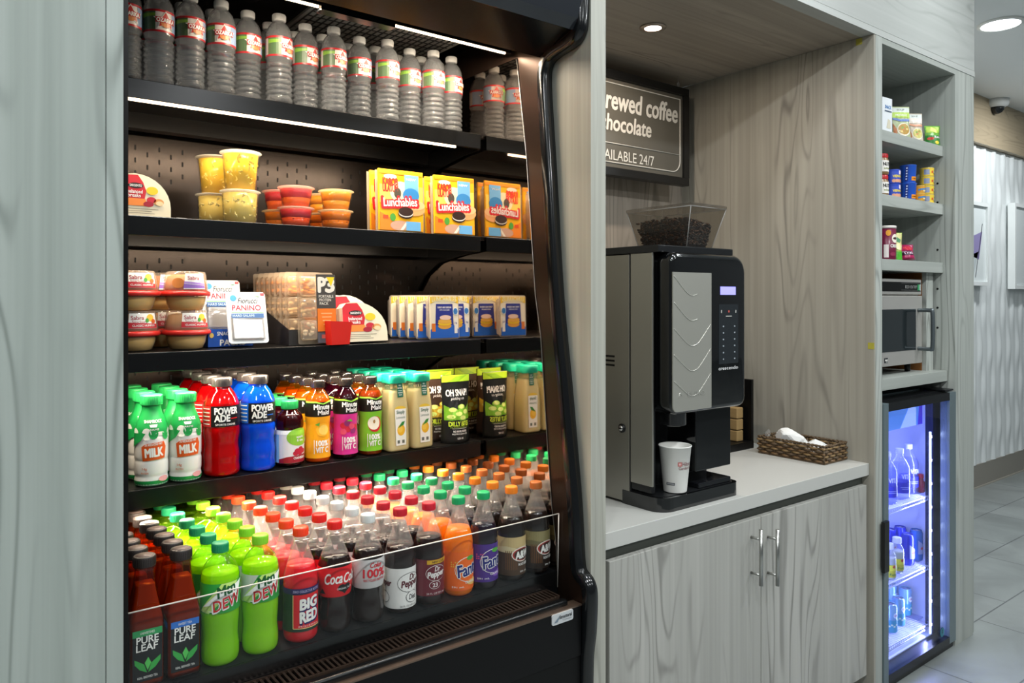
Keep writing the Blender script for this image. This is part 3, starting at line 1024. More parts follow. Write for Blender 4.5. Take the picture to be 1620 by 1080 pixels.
# shelves
for i, z in enumerate(SZ):
    sh = part('shelf', MB().box(XI + .001, XM - .001, YSH + .012, YB, z - .010, z - .001, mat('1c1a19', .35, .4)).box(XI + .001, XM - .001, YB - .10, YB - .06, z - .05, z - .010, DMET), ck)
    lipz = z - .045
    part('shelf_lip', MB().box(XI + .0005, XM - .010, YSH, YSH + .012, lipz, z - .0012, CBLK, .0015), sh)
    for xbk in (XI + .003, XM - .012):
        pts_ = [(YSH + .012, z - .012), (YB, z - .012), (YB, z - .16), (YB - .03, z - .16), (YB - .08, z - .11), (YB - .16, z - .072), (YSH + .10, z - .052), (YSH + .012, z - .046)]
        part('bracket', MB().prism(pts_, 'x', xbk, xbk + .006, CBLK), sh)
    x0_, x1_ = XI + .01, at(722, YSH)[0]
    yq, zq = (YSH + .005, lipz - .0035) if i == 0 else (YSH + .026, lipz + .012)
    ls = part('light_strip', MB().box(x0_, x1_, yq - .003, yq + .004, zq - .002, zq + .0035, LEDM if i == 0 else LEDH), sh, 'lit warm light strip')
    la = area('strip_lamp', ((x0_ + x1_) / 2, yq, zq - .0045), x1_ - x0_, (5.4, 4.4, 7.4, 10.5)[i], LEDC, (math.radians((14, 12, 4, -18)[i]), 0, 0), .008, parent=ls)
    la.location = Vector(((x0_ + x1_) / 2, yq, zq - .0045)) - ck.location
# deck
YG = .088
DZ0, DSL = .783, .05
def deckz(y):
    return DZ0 - DSL * (y - .125)
dk = MB().prism([(YG + .006, deckz(YG)), (YB, deckz(YB)), (YB, .70), (YG + .006, .70)], 'x', XI, XM - .001, mat('17181a', .3))
dk.box(XI, XM - .001, YG, YG + .0055, .70, deckz(YG) - .0005, CBLK)
dkp = part('deck', dk, ck)
rails = MB()
part('lane_dividers', rails.box(XI, XI + .002, .12, YB, .80, .84, CBLK), dkp)
part('front_guard', MB().box(XI + .001, XM - .003, YG - .0085, YG - .0055, .752, .9375, clear('f8f9f9', .0, .6, .01, 'clear_acrylic')), ck, 'clear acrylic guard strip')
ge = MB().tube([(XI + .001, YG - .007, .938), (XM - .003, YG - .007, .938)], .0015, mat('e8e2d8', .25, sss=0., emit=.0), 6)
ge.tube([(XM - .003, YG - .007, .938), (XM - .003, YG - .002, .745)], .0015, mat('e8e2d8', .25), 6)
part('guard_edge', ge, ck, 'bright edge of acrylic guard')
gl_ = MB()
gm = mat('5a4a40', .3, .8)
x0_, x1_ = XI, 1.262
gl_.box(x0_, x1_, .036, .040, .738, .745, gm).box(x0_, x1_, .082, .086, .742, .7485, gm)
n_sl = 86
for k in range(n_sl + 1):
    x = x0_ + (x1_ - x0_) * k / n_sl
    gl_.box(x - .0026, x + .0026, .038, .084, .742, .7465, gm)
gl_.box(x0_, x1_, .036, .086, .715, .718, BLACK)
part('intake_grille', gl_, ck, 'slotted metal air intake grille')
rl = MB().box(XI, XM - .03, .012, .036, .722, .742, CBLK, .007)
part('rail', rl, ck)
part('front_panel', MB().box(XL + .003, XM - .002, .0, .03, .06, .722, mat('090909', .4, 0., .2)).box(XL + .003, XM - .002, -.004, .002, .60, .727, mat('0b0b0c', .4, 0., .2), .002).box(XL + .003, XM + .0, -.004, .03, .7245, .7285, mat('8a7668', .35, .9)), ck)
part('base', MB().box(XL + .003, XC0 - .004, .03, YB + .03, 0.0, .06, BLACK).box(XL + .003, XC0 - .004, YB + .03, YB + .06, 0.0, 2.42, BLACK), ck)
a_, b_ = pt(872.5, 983, -.005), pt(906, 962, -.005)
bd = MB().prism(rrect(a_.x, b_.x, b_.z - .026, b_.z, (.005,) * 4), 'y', -.007, -.003, mat('c9ccce', .3, .3))
A = Art()
bx, bz = (a_.x + b_.x) / 2, b_.z - .013
A.text('Structural', bx + .009, bz + .003, (b_.x - a_.x) * .58, .0085, mat('2c2f33', .5), 1, .03)
A.text('Concepts', bx + .014, bz - .006, (b_.x - a_.x) * .42, .005, mat('6c6f73', .5), 1, .0)
A.poly([(a_.x + .006, bz - .007), (a_.x + .018, bz - .007), (a_.x + .026, bz + .008), (a_.x + .014, bz - .001)], mat('6b7a88', .4), 1)
A.bake(bd, y0=-.007)
part('maker_badge', bd, ck, 'small silver badge')
# ================================================================ drinks and snacks in the merchandiser
def inset(prof, fill, d):
    out = []
    for r, z in prof:
        if z < fill:
            out.append((max(.001, r - d), max(z, .0015)))
    out.append((max(.001, rad(prof)(fill) - d), fill))
    return out
def ring(mb, prof, z0, z1, m, d=.0006, n=32, sq=0., sx=1.):
    R = rad(prof)
    k = max(2, int((z1 - z0) / .008))
    return mb.lathe([(R(z0 + (z1 - z0) * i / k) + d, z0 + (z1 - z0) * i / k) for i in range(k + 1)], m, n, sq, cap0=False, cap1=False)
def cap_mesh(r, z0, z1, m, ribs=0, sq=0., top=None):
    mb = MB().lathe([(r * .99, z0), (r, z0 + .001), (r * 1.0, z1 - .0022), (r * .95, z1 - .0005), (r * .85, z1)], m, 32, sq)
    if top:
        mb.lathe([(r * .8, z1), (r * .8, z1 + .0003)], top, 24, sq)
    if ribs:
        for k in range(ribs):
            a = 2 * math.pi * k / ribs
            mb.box(-.0005, .0005, r - .0002, r + .0006, z0 + .002, z1 - .003, m, M=Matrix.Rotation(a, 4, 'Z'))
    return mb
def bottle(prof, fill, liq, shell, label=None, capdef=None, sq=0., n=32, din=.0012, extra=None):
    lo = [p for p in prof if p[1] <= fill] + [(rad(prof)(fill), fill)]
    hi = [(rad(prof)(fill), fill)] + [p for p in prof if p[1] > fill]
    low = WET if shell is PET and liq is not None else shell
    parts = [('shell', MB().lathe(lo, low, n, sq, cap1=False).lathe(hi, shell, n, sq, cap0=False, cap1=False).mesh('bottle_shell'), [])]
    if liq is not None:
        parts.append(('drink', MB().lathe(inset(prof, fill, din), liq, n, sq).mesh('bottle_drink'), []))
    if label is not None:
        parts.append(('label', label.mesh('bottle_label'), []))
    if capdef is not None:
        parts.append(('cap', capdef.mesh('bottle_cap'), []))
    if extra:
        parts += extra
    return parts
PET = clear('ffffff', .09, 1.0, .05, 'clear_bottle_plastic', 1.5)
WET = clear('ffffff', .004, 1.0, .05, 'wet_bottle_plastic', 1.45)
PETC = clear('fdfdfd', .16, 1.3, .05, 'clear_water_bottle', 1.5)
PETG = clear('e2f6a0', .05, 1.1, .05, 'green_tint_bottle_plastic', 1.5, 'b8e83c')
PETB = clear('e0a866', .03, 1.1, .05, 'amber_bottle_plastic', 1.5, '8a4a18')
def M_(c, r=.4): return mat(c, r)
# ---- shapes (radius, height), metres
long_neck = smoothprof([(.029, 0), (.0355, .006), (.0375, .016), (.0372, .035), (.0368, .06), (.0372, .11), (.0375, .122), (.0355, .140), (.029, .160), (.021, .181), (.0155, .197), (.0138, .206), (.0138, .213), (.0165, .2135), (.0165, .2155), (.0135, .216), (.0135, .219)], 3)
long_neck = [(r * .965, z) for r, z in long_neck]
contour = smoothprof([(.028, 0), (.034, .005), (.0362, .014), (.035, .035), (.0322, .056), (.0345, .076), (.0375, .098), (.0378, .125), (.0368, .140), (.0315, .158), (.0235, .177), (.017, .193), (.0140, .204), (.0138, .213), (.0165, .2135), (.0165, .2155), (.0135, .216), (.0135, .219)], 3)
contour = [(r * .965, z) for r, z in contour]
dome = smoothprof([(.029, 0), (.0355, .006), (.0375, .018), (.0372, .034), (.0355, .05), (.0358, .066), (.0375, .088), (.0378, .104), (.0378, .162), (.0372, .172), (.033, .187), (.024, .2), (.0165, .207), (.014, .211), (.0140, .213), (.0168, .2135), (.0168, .2155), (.0135, .216), (.0135, .219)], 3)
dome = [(r * .965, z) for r, z in dome]
CAPZ = (.2155, .2335)
def soda(prof, fill, liq, shell, z0, z1, base, artfn, cap, bands=()):
    lb = MB()
    ring(lb, prof, z0, z1, M_(base, .35))
    for a, b, c in bands:
        ring(lb, prof, a, b, M_(c, .35), .0009)
    A = Art()
    artfn(A, (z0 + z1) / 2, z1 - z0)
    A.bake(lb, rad(prof), .0008)
    return bottle(prof, fill, liq, shell, lb, cap_mesh(.0158, CAPZ[0], CAPZ[1], M_(cap, .42), 30))
w_ = M_('f6f4ee')
def art_dew(A, c, h):
    A.poly([(-.045, c - h * .5), (-.01, c + h * .5), (.045, c + h * .5), (.045, c - h * .5)], M_('2c9a3c'), 0)
    A.poly([(-.05, c - h * .45), (-.028, c - h * .5), (.03, c + h * .5), (-.004, c + h * .5)], M_('bfe07a'), 1)
    A.poly([(-.042, c - .017), (.030, c + .005), (.040, c + .028), (-.008, c + .014)], M_('f2f4ee'), 2)
    A.text('Mtn', .004, c + .0155, .036, .020, M_('12582a'), 3, .05, .3, .28)
    A.text('DEW', .006, c - .008, .060, .024, M_('f6f4ee'), 4, .07, .3, .28)
    A.text('DEW', .006, c - .008, .056, .020, M_('d01f26'), 5, .02, .3, .28)
    A.poly([(-.03, c - .024), (-.004, c - .02), (-.012, c - .027)], M_('f2f4ee'), 2)
def art_bigred(A, c, h):
    A.rect(.006, c - .003, .060, h * .78, M_('d8202a'), 1)
    A.rect(-.0245, c - .003, .0016, h * .78, M_('e8d08a'), 2)
    A.rect(.006, c - .003 - h * .39, .060, .0016, M_('e8d08a'), 2)
    A.text('ZERO COLLECTOR BOTTLE', .004, c + h * .435, .058, .0048, M_('b9b4d8'), 2, .02)
    for t_, z_ in (('BIG', .013), ('RED', -.0135)):
        A.text(t_, .0095, c + z_ - .002, .041, .0235, M_('231a5a'), 2, .10, .15, .12)
        A.text(t_, .008, c + z_, .039, .021, w_, 3, .07, .15, .12)
    A.text('20 FL OZ (1.25 PT) 591 mL', .008, c - h * .38, .044, .0042, w_, 3, .01)
def art_coke(A, c, h):
    A.text('Coca', -.012, c + .009, .037, .022, w_, 2, .03, .35, .05)
    A.text('Cola', .027, c + .008, .034, .020, w_, 2, .03, .35, .05)
    A.ell(.006, c - .012, .0085, .0075, M_('161214'), 2)
    A.ell(.019, c - .012, .0085, .0075, M_('161214'), 2)
    A.poly([(-.002, c - .013), (.027, c - .013), (.0125, c - .026)], M_('161214'), 2)
    A.text('ORIGINAL TASTE', .0125, c - .0135, .034, .004, w_, 4, .01)
    A.poly([(-.044, c - .024), (-.036, c - .012), (-.028, c - .024)], M_('161214'), 2)
def art_diet(A, c, h):
    A.text('Coke', .008, c + .020, .026, .011, M_('c81e2c'), 2, .03, .3)
    A.text('100%', .006, c + .002, .052, .018, M_('d42030'), 2, .05)
    A.text('RECYCLED BOTTLE', .006, c - .013, .05, .005, M_('d42030'), 2, .02)
def ringell(A, x, z, a, b, m, l, m2, t=.0011):
    A.ell(x, z, a, b, m, l)
    A.ell(x, z, a - t, b - t, m2, l + 1)
def art_drdiet(A, c, h):
    k, wl = M_('5c1424'), M_('ece9e4')
    k2 = M_('3a3a3c')
    ringell(A, .012, c + .012, .030, .022, k2, 1, wl)
    A.text('Dr', .018, c + .024, .016, .013, k, 3, .04, .2)
    A.text('Pepper', .014, c + .009, .047, .019, k, 3, .04, .25, .1)
    ringell(A, .018, c - .021, .017, .0135, k2, 1, wl)
    A.text('Diet', .018, c - .021, .019, .011, k2, 3, .02, .2)
    A.text('Pepper', -.052, c + .010, .04, .018, k, 3, .04, .25)
    ringell(A, -.052, c - .021, .015, .013, k2, 1, wl)
    A.text('20 FL OZ 591 mL', .008, c - h * .44, .04, .004, k2, 3, .0)
def art_dr(A, c, h):
    wl, k = M_('e9e2de'), M_('6a1d2c')
    A.rect(.012, c + h * .43, .058, .0095, M_('d8a822'), 1)
    A.text('NEW LOOK', .012, c + h * .43, .034, .0048, M_('54300c'), 2, .03)
    ringell(A, .006, c + .010, .026, .0185, wl, 1, k)
    A.text('Dr', .008, c + .020, .014, .011, wl, 3, .04, .2)
    A.text('Pepper', .006, c + .0065, .044, .0175, wl, 3, .05, .25, .1)
    ringell(A, .002, c - .017, .014, .0095, wl, 1, k)
    A.text('23', .002, c - .017, .012, .009, wl, 3, .04)
    A.text('20 FL OZ 591 mL', .005, c - h * .43, .046, .004, wl, 3, .0)
    A.rect(.046, c - .008, .012, .022, wl, 1)
def art_fanta(base, extra):
    def f(A, c, h):
        A.ell(.008, c + .004, .034, .030, M_('f7f3ea'), 1)
        A.ell(.008, c + .004, .0325, .0285, M_(base), 2)
        A.text('Fanta', .010, c + .004, .059, .028, M_('f7f3ea'), 3, .12, .1, .15)
        A.text('Fanta', .010, c + .004, .059, .028, M_('1f2a78'), 4, .04, .1, .15)
        A.ell(.014, c + .030, .011, .0055, M_('4fa83a'), 3)
        A.ell(.022, c - .028, .018, .0075, M_('f2c36a') if extra else M_('8a5cc0'), 2)
        A.text('ORANGE' if extra else 'GRAPE', .012, c - .027, .026, .005, w_, 4, .03)
        for k in range(9):
            A.ell(-.034 + .005 * (k % 4), c + .012 + .005 * (k // 3), .0018, .0018, M_('f6c048') if extra else M_('d0568a'), 2, 8)
        A.text('591 mL', -.018, c - h * .40, .03, .004, w_, 3)
    return f
def art_aw(tone, body):
    def f(A, c, h):
        A.rect(0, c + h * .36, .15, h * .28, M_(tone), 1)
        A.poly([(-.075, c + h * .2), (-.03, c + h * .27), (.0, c + h * .2), (.03, c + h * .26), (.075, c + h * .2), (.075, c + h * .1), (-.075, c + h * .1)], M_(body), 2)
        for k in range(7):
            A.rect(-.032 + k * .0045, c - h * .1, .0022, h * .5, M_('6f4a2a'), 2)
        ringell(A, .012, c + .004, .030, .0185, M_('eee6da'), 3, M_('b02a22'), .0026)
        A.ell(.013, c + .004, .0245, .0142, M_('3a1a12'), 5)
        A.text('A&W', .013, c + .004, .043, .0185, w_, 6, .06, .15, .1)
        A.text('ROOT BEER', .016, c - .021, .032, .006, w_, 4, .03)
        A.text('591 mL', .016, c - h * .41, .024, .004, w_, 4)
    return f
dk_ = lambda c, t=.12: drink(c, t)
tea = smoothprof([(.025, 0), (.0285, .004), (.0295, .012), (.0295, .105), (.0285, .125), (.0245, .145), (.0185, .175), (.0155, .20), (.0148, .214), (.0172, .2145), (.0172, .217), (.015, .2175), (.015, .220)], 3)
def tea_bottle(band, name):
    lb = MB()
    hw = .0299
    for s_ in range(4):
        A = Art()
        A.rect(0, .062, .050, .094, M_('15171a', .35), 0)
        A.rect(0, .103, .050, .012, M_(band, .35), 1)
        if s_ == 0:
            A.text('UNSWEETENED' if band == '2f9a58' else 'SWEET TEA', 0, .103, .024, .0042, w_, 2, .01)
            A.text('PURE', .0, .0905, .037, .0125, w_, 2, .03)
            A.text('LEAF', -.001, .0765, .036, .0125, w_, 2, .03)
            for sg in (-1, 1):
                A.poly([(sg * .001, .030), (sg * .006, .046), (sg * .022, .0575), (sg * .0215, .048), (sg * .013, .037)], M_('3aa84a', .4), 2)
            A.poly([(.0, .034), (-.005, .048), (.001, .058), (.006, .047)], M_('57c45a', .4), 3)
            A.text('REAL BREWED TEA', 0, .022, .034, .0042, w_, 2, .01)
        A.bake(lb, y0=-hw, off=.0002, M=Matrix.Rotation(s_ * math.pi / 2, 4, 'Z'))
    return bottle(tea, .185, drink('a8541c', .3), PETB, lb, cap_mesh(.0195, .217, .2365, M_('2b2523', .45), 34, top=M_('5a4d48', .5)), sq=7, n=32)
lanes = [
    (229.3, tea_bottle('2f9a58', 'a'), 'black-capped square tea bottle with green label band', 'tea bottles with green bands'),
    (287.6, tea_bottle('2f6fc4', 'b'), 'black-capped square tea bottle with blue label band', 'tea bottles with blue bands'),
    (349.6, soda(dome, .178, drink('bcf01e', .3), PETG, .106, .163, '2c9a3c', art_dew, '19885a'), 'dark-green-capped bright green citrus soda bottle', 'green-capped citrus soda lane'),
    (413.0, soda(dome, .180, drink('c8f42e', .3), PETG, .108, .163, 'b9c4b4', art_dew, '86cc2c'), 'lime-capped pale green citrus soda bottle', 'lime-capped citrus soda lane'),
    (477.0, soda(long_neck, .158, drink('e01424', .2), PET, .026, .115, '1f3a2a', art_bigred, 'f0431f', ((.1035, .115, '2a1f5c'),)), 'orange-red-capped red cream soda bottle', 'red cream soda lane'),
    (531.0, soda(contour, .160, dk_('1c0a06'), PET, .078, .141, 'd8141e', art_coke, 'e0201c'), 'red-capped cola bottle with red label', 'red label cola lane'),
    (583.6, soda(contour, .160, dk_('1c0a06'), PET, .078, .141, 'c9c6c4', art_diet, 'd3d6d2'), 'white-capped diet cola bottle with silver label', 'silver label diet cola lane'),
    (634.6, soda(long_neck, .150, dk_('200a08'), PET, .014, .104, 'ece9e4', art_drdiet, 'c01c2c'), 'dark-red-capped spiced soda bottle with white label', 'white label spiced soda lane'),
    (680.0, soda(long_neck, .155, dk_('200a08'), PET, .024, .108, '6a1d2c', art_dr, 'c41e30'), 'dark-red-capped spiced soda bottle with maroon label', 'maroon label spiced soda lane'),
    (727.0, soda(long_neck, .160, drink('ff860c', .25), PET, .016, .108, 'f26a1c', art_fanta('f26a1c', True), '1aa060'), 'green-capped bright orange soda bottle', 'orange soda lane'),
    (766.4, soda(long_neck, .160, dk_('1a0e1e'), PET, .020, .112, '4a2a86', art_fanta('4a2a86', False), '1aa060'), 'green-capped grape soda bottle with purple label', 'grape soda lane'),
    (810.8, soda(long_neck, .160, dk_('1c100a'), PET, .016, .112, '4a3626', art_aw('c9b07a', 'd8c89a'), 'e2801e'), 'orange-capped root beer bottle with brown label', 'root beer lane'),
    (849.7, soda(long_neck, .160, dk_('1c100a'), PET, .016, .112, '2a201a', art_aw('8f8458', '6f6644'), 'b4622a'), 'brown-capped root beer bottle with dark label', 'dark label root beer lane'),
]
rr_ = random.Random(11)
NROW = 8
for px, proto, desc, grp in lanes:
    x = at(px, .125)[0]
    pitch = .0815 if 'tea' not in desc else .0665
    for k in range(NROW):
        y = .130 + k * pitch
        if y > .77:
            continue
        dx = 0 if k == 0 else rr_.uniform(-.0008, .0008)
        place(proto, 'tea_bottle' if 'tea' in desc else 'soda_bottle', f'{desc}, {ORD[k]} from the front of its lane' if k else f'{desc} at the front of its lane', 'bottle',
              (x, y, deckz(y) + .0025), (0, 0, (-.02 if 'tea' in desc else -.15) + rr_.uniform(-.05, .05) if k == 0 else (rr_.uniform(-.4, .4) if 'tea' not in desc else 0)), grp)
# ---------------------------------------------------------------- water bottles, top shelf
wp = [(.027, 0), (.0315, .004)]
for k in range(7):
    z = .010 + k * .0135
    wp += [(.0338, z), (.0338, z + .005), (.0300, z + .0085), (.0304, z + .0115)]
wp += [(.0338, .108), (.0338, .113), (.0336, .165), (.0338, .170), (.0325, .180), (.027, .194), (.020, .203), (.0145, .208), (.0140, .211), (.0165, .2115), (.0165, .2135), (.0135, .214), (.0135, .217)]
wp = [(r * .965, z) for r, z in wp]
lb = MB()
ring(lb, wp, .116, .164, M_('ded8d2', .35))
ring(lb, wp, .160, .165, M_('b8232c', .35), .0009)
ring(lb, wp, .1145, .119, M_('b8232c', .35), .0009)
A = Art()
A.rect(-.034, .1395, .034, .041, M_('4f6a48'), 1)
A.poly([(-.05, .156), (-.017, .156), (-.017, .150), (-.05, .146)], M_('7fae3e'), 2)
A.rect(.036, .1395, .032, .041, M_('8ea4c4'), 1)
sx, sz = .004, .141
st_ = [(sx + (.025 if k % 2 == 0 else .0125) * math.sin(math.pi * k / 5) * 1.1, sz + (.022 if k % 2 == 0 else .010) * math.cos(math.pi * k / 5)) for k in range(10)]
for i in range(10):
    A.poly([(sx, sz), st_[i], st_[(i + 1) % 10]], M_('f1ebe6'), 3)
st2 = [(sx + (a - sx) * .86, sz + (b - sz) * .86) for a, b in st_]
for i in range(10):
    A.poly([(sx, sz), st2[i], st2[(i + 1) % 10]], M_('c43a34'), 4)
A.ell(sx, sz - .007, .010, .009, M_('d98a54'), 5)
A.rect(sx, sz + .0005, .041, .0125, M_('b8242c'), 6)
A.text('OZARKA', sx, sz + .0005, .037, .009, w_, 7, .06)
A.bake(lb, rad(wp), .0008)
water = bottle(wp, .196, None, wet_plastic(), lb, cap_mesh(.0165, .2105, .2275, mat('d2d2d0', .4), 34))
wpx = [199, 240, 297, 350, 392, 441.5, 483, 528, 568.5, 613, 648, 682.5, 714]
xs = [at(p, .463 if i % 2 else .463)[0] for i, p in enumerate(wpx)]
yy = [.463, .463, .463, .463, .49, .463, .488, .463, .49, .463, .492, .463, .478]
xs = [at(p, y)[0] for p, y in zip(wpx, yy)]
for i in range(1, len(xs)):
    need = math.sqrt(max(0, .0686 ** 2 - (yy[i] - yy[i - 1]) ** 2))
    if xs[i] - xs[i - 1] < need:
        xs[i] = xs[i - 1] + need
if xs[-1] > XM - .035:
    sh_ = xs[-1] - (XM - .036)
    for i in range(len(xs)):
        xs[i] -= sh_ * i / (len(xs) - 1)
wdesc = ['far left end', 'second from left', 'third from left', 'fourth from left', 'fifth from left', 'sixth from left', 'seventh from left', 'eighth from left', 'ninth from left', 'tenth from left', 'eleventh from left', 'twelfth from left', 'nearest the mirror']
for i, (x, y) in enumerate(zip(xs, yy)):
    place(water, 'water_bottle', f'clear water bottle, top shelf front row, {wdesc[i]}', 'water bottle', (max(x, XI + .036), y, SZ[0]), (0, 0, rr_.uniform(-.25, .35)), 'water bottles on the top shelf')
for i, (x, y) in list(enumerate(zip(xs, yy)))[1:]:
    place(water, 'water_bottle', f'clear water bottle behind the front row of the top shelf, {wdesc[i]}', 'water bottle', (max(x, XI + .036) + .001, y + .0735, SZ[0]), (0, 0, rr_.uniform(-.2, .3)), 'water bottles behind the front row')
# ---------------------------------------------------------------- fourth shelf: milk, sports drinks, juices, pouches
yF = .466
def cal(profile, k): return [(r, z * k) for r, z in profile]
milk_p = smoothprof([(.030, 0), (.0345, .004), (.0352, .014), (.0338, .022), (.0352, .03), (.0352, .05), (.034, .058), (.0352, .066), (.0352, .104), (.0342, .112), (.0335, .13), (.027, .150), (.0205, .166), (.0195, .174), (.0195, .182)], 3)
MG = '1f9a4c'
mk = MB().lathe(milk_p, M_('e9e9e4', .35), 36)
gt = MB()
lb = MB()
ring(lb, milk_p, .118, .181, M_(MG, .32))
ring(lb, milk_p, .002, .013, M_(MG, .32))
A = Art()
for k in range(14):
    a = -.1 + k * .2 / 14
    A.ell(a, .118, .010, .010 + .006 * math.sin(k * 2.2), M_(MG, .32) if k % 2 else M_('e9e9e4', .35), 1, 14)
A.poly([(-.052, .088), (-.052, .12), (-.016, .12), (-.026, .104)], M_(MG, .32), 2)
A.text('SHAMROCK', .0, .146, .036, .0065, w_, 3, .04)
A.poly([(-.008, .139), (.008, .139), (.006, .133), (-.006, .133)], w_, 3)
A.text('FARMS', .0, .128, .022, .004, w_, 3, .02)
A.poly([(-.022, .058), (.024, .062), (.027, .088), (.022, .100), (-.016, .097), (-.025, .090)], M_('dd5a1e'), 3)
A.text('2% REDUCED FAT', .0, .095, .036, .005, w_, 4, .03, 0, .06)
A.text('MILK', .001, .077, .036, .019, w_, 4, .06, 0, .06)
A.text('14g', -.018, .040, .010, .007, M_('d98a6a'), 3, .02)
A.text('PROTEIN', -.018, .031, .016, .004, M_('d98a6a'), 3, .02)
A.ell(.022, .016, .012, .006, M_('dfa0a0'), 3)
A.bake(lb, rad(milk_p), .0009)
milk = [('jug', mk.mesh('milk_jug'), []), ('label', lb.mesh('milk_label'), []), ('cap', cap_mesh(.0235, .181, .204, M_('2cb45e', .4), 40).mesh('milk_cap'), [])]
pow_p = smoothprof([(.034, 0), (.0405, .005), (.042, .014), (.0405, .03), (.0415, .05), (.0385, .075), (.0415, .098), (.042, .11), (.0405, .117), (.041, .122), (.041, .166), (.039, .176), (.031, .194), (.0225, .206), (.0205, .213), (.0205, .220)], 3)
def power(liq, side):
    lb = MB()
    ring(lb, pow_p, .119, .168, M_('141416', .3))
    A = Art()
    A.rect(-.045, .1435, .030, .048, M_(side, .3), 1)
    for k in range(5):
        A.rect(-.045, .126 + k * .009, .024, .0022, w_, 2)
    A.text('POWER', .006, .1565, .054, .0155, w_, 2, .06)
    A.text('ADE', -.004, .1395, .034, .0155, w_, 2, .06)
    A.rect(.024, .138, .018, .002, M_(side, .3), 2)
    A.text('SPORTS DRINK', .004, .1245, .046, .0045, w_, 2, .02)
    A.bake(lb, rad(pow_p), .0009)
    return bottle(pow_p, .205, drink(liq, .2), clear(liq, .12, 1.1, .05, 'tinted_bottle', 1.5, liq), lb, cap_mesh(.0235, .212, .233, mat('4a4644', .2, coat=.5), 36), n=36)
mm_p = smoothprof([(.029, 0), (.0335, .004), (.035, .014), (.0335, .024), (.0345, .04), (.0325, .07), (.0315, .09), (.0335, .115), (.0345, .13), (.0345, .150), (.031, .165), (.022, .180), (.0165, .187), (.0155, .193), (.0155, .198)], 3)
mm_p = [(r * .94, z) for r, z in mm_p]
def mm(liq, lab, fruit):
    lb = MB()
    ring(lb, mm_p, .012, .118, M_(lab, .35))
    ring(lb, mm_p, .118, .156, M_('17130f', .35), .0007)
    A = Art()
    A.text('Minute', .006, .1435, .042, .0125, w_, 2, .05)
    A.text('Maid', .010, .1290, .030, .0115, w_, 2, .05)
    A.poly([(-.04, .158), (-.01, .158), (.008, .1525), (.026, .158), (.05, .158), (.05, .153), (.026, .154), (.008, .1495), (-.01, .154), (-.04, .154)], M_('8cc83a'), 1)
    fruit(A)
    A.text('100%', .006, .050, .030, .014, w_, 2, .05)
    A.text('VIT C', .006, .033, .032, .014, w_, 2, .05)
    A.rect(-.014, .041, .0014, .036, w_, 2)
    A.rect(.026, .041, .0014, .036, w_, 2)
    A.bake(lb, rad(mm_p), .0009)
    return bottle(mm_p, .172, drink(liq, .2), clear(liq, .1, 1.1, .05, 'juice_bottle', 1.5, liq), lb, cap_mesh(.0185, .191, .211, mat('2c2623', .18, coat=.6), 34))
def fr_orange(A):
    A.ell(.008, .084, .017, .017, M_('f7b52c'), 2)
    A.ell(.010, .084, .013, .013, M_('fbd060'), 3)
    A.poly([(-.012, .098), (.0, .104), (-.002, .094)], M_('5fa83a'), 3)
def fr_berry(A):
    for k, (a, b) in enumerate(((-.012, .088), (-.002, .094), (.010, .086), (.0, .078), (.014, .074), (-.012, .072), (.022, .082))):
        A.ell(a, b, .008, .008, M_(['c8243c', '8a2a6a', 'd84a6a'][k % 3]), 2 + k % 3)
    A.poly([(-.004, .1), (.006, .106), (.012, .098)], M_('6db33a'), 5)
def fr_apple(A):
    A.ell(.006, .084, .019, .021, M_('c8242a'), 2)
    A.ell(.003, .087, .0165, .018, M_('f3ead2'), 3)
    A.ell(.003, .091, .003, .005, M_('a8824a'), 4)
cr_p = smoothprof([(.028, 0), (.034, .004), (.0355, .012), (.0355, .078), (.0345, .088), (.0325, .092), (.0345, .098), (.0345, .112), (.030, .128), (.021, .138), (.018, .142), (.018, .147)], 3)
lb = MB()
ring(lb, cr_p, .010, .082, M_('e6e9ea', .35))
A = Art()
A.ell(.012, .074, .034, .022, M_('8cc63a'), 1)
A.rect(.0, .0865, .15, .010, M_('e6e9ea', .35), 0)
A.text('apple', .012, .074, .020, .007, w_, 3, .03)
A.text('& eve', .012, .066, .018, .006, w_, 3, .03)
A.poly([(-.055, .0105), (.055, .0105), (.055, .022), (.03, .030), (-.02, .026), (-.055, .016)], M_('9c1a2c'), 1)
for a, b in ((.004, .040), (.014, .044), (.022, .038), (.012, .034), (.0, .034)):
    A.ell(a, b, .007, .006, M_('b81f38'), 3, 12)
A.text('CRANBERRY', .012, .022, .034, .006, w_, 3, .03)
A.rect(-.05, .046, .016, .07, M_('8fd0ee'), 2)
A.bake(lb, rad(cr_p), .0009)
cran = bottle(cr_p, .132, drink('5a1224', .25), clear('a03048', .1, 1.1, .05, 'juice_bottle', 1.5, '7a1a30'), lb, cap_mesh(.021, .143, .164, M_('2cb45e', .4), 36))
si_p = smoothprof([(.030, 0), (.0345, .004), (.036, .012), (.0355, .06), (.034, .11), (.030, .15), (.0265, .175), (.0255, .186), (.0255, .190)], 3)
si_p = [(r * .95, z) for r, z in si_p]
lb = MB()
A = Art()
A.poly([(-.014, .018), (.018, .018), (.019, .118), (-.017, .118)], M_('f1efe6'), 1)
A.ell(.001, .118, .018, .008, M_('e6c040'), 0)
A.text('Simply', .001, .108, .026, .012, M_('2c5a3a'), 2, .02, .1)
A.text('Lemonade', .001, .095, .028, .007, M_('2c5a3a'), 2, .01, .1)
A.ell(.002, .060, .0125, .0155, M_('eeb42c'), 2)
A.ell(-.001, .063, .008, .010, M_('f6c84c'), 3)
A.poly([(-.008, .066), (.004, .082), (.014, .084), (.010, .074)], M_('3a8a3a'), 4)
A.rect(-.006, .028, .008, .009, M_('6a6a62'), 2)
A.rect(.009, .028, .008, .009, M_('6a6a62'), 2)
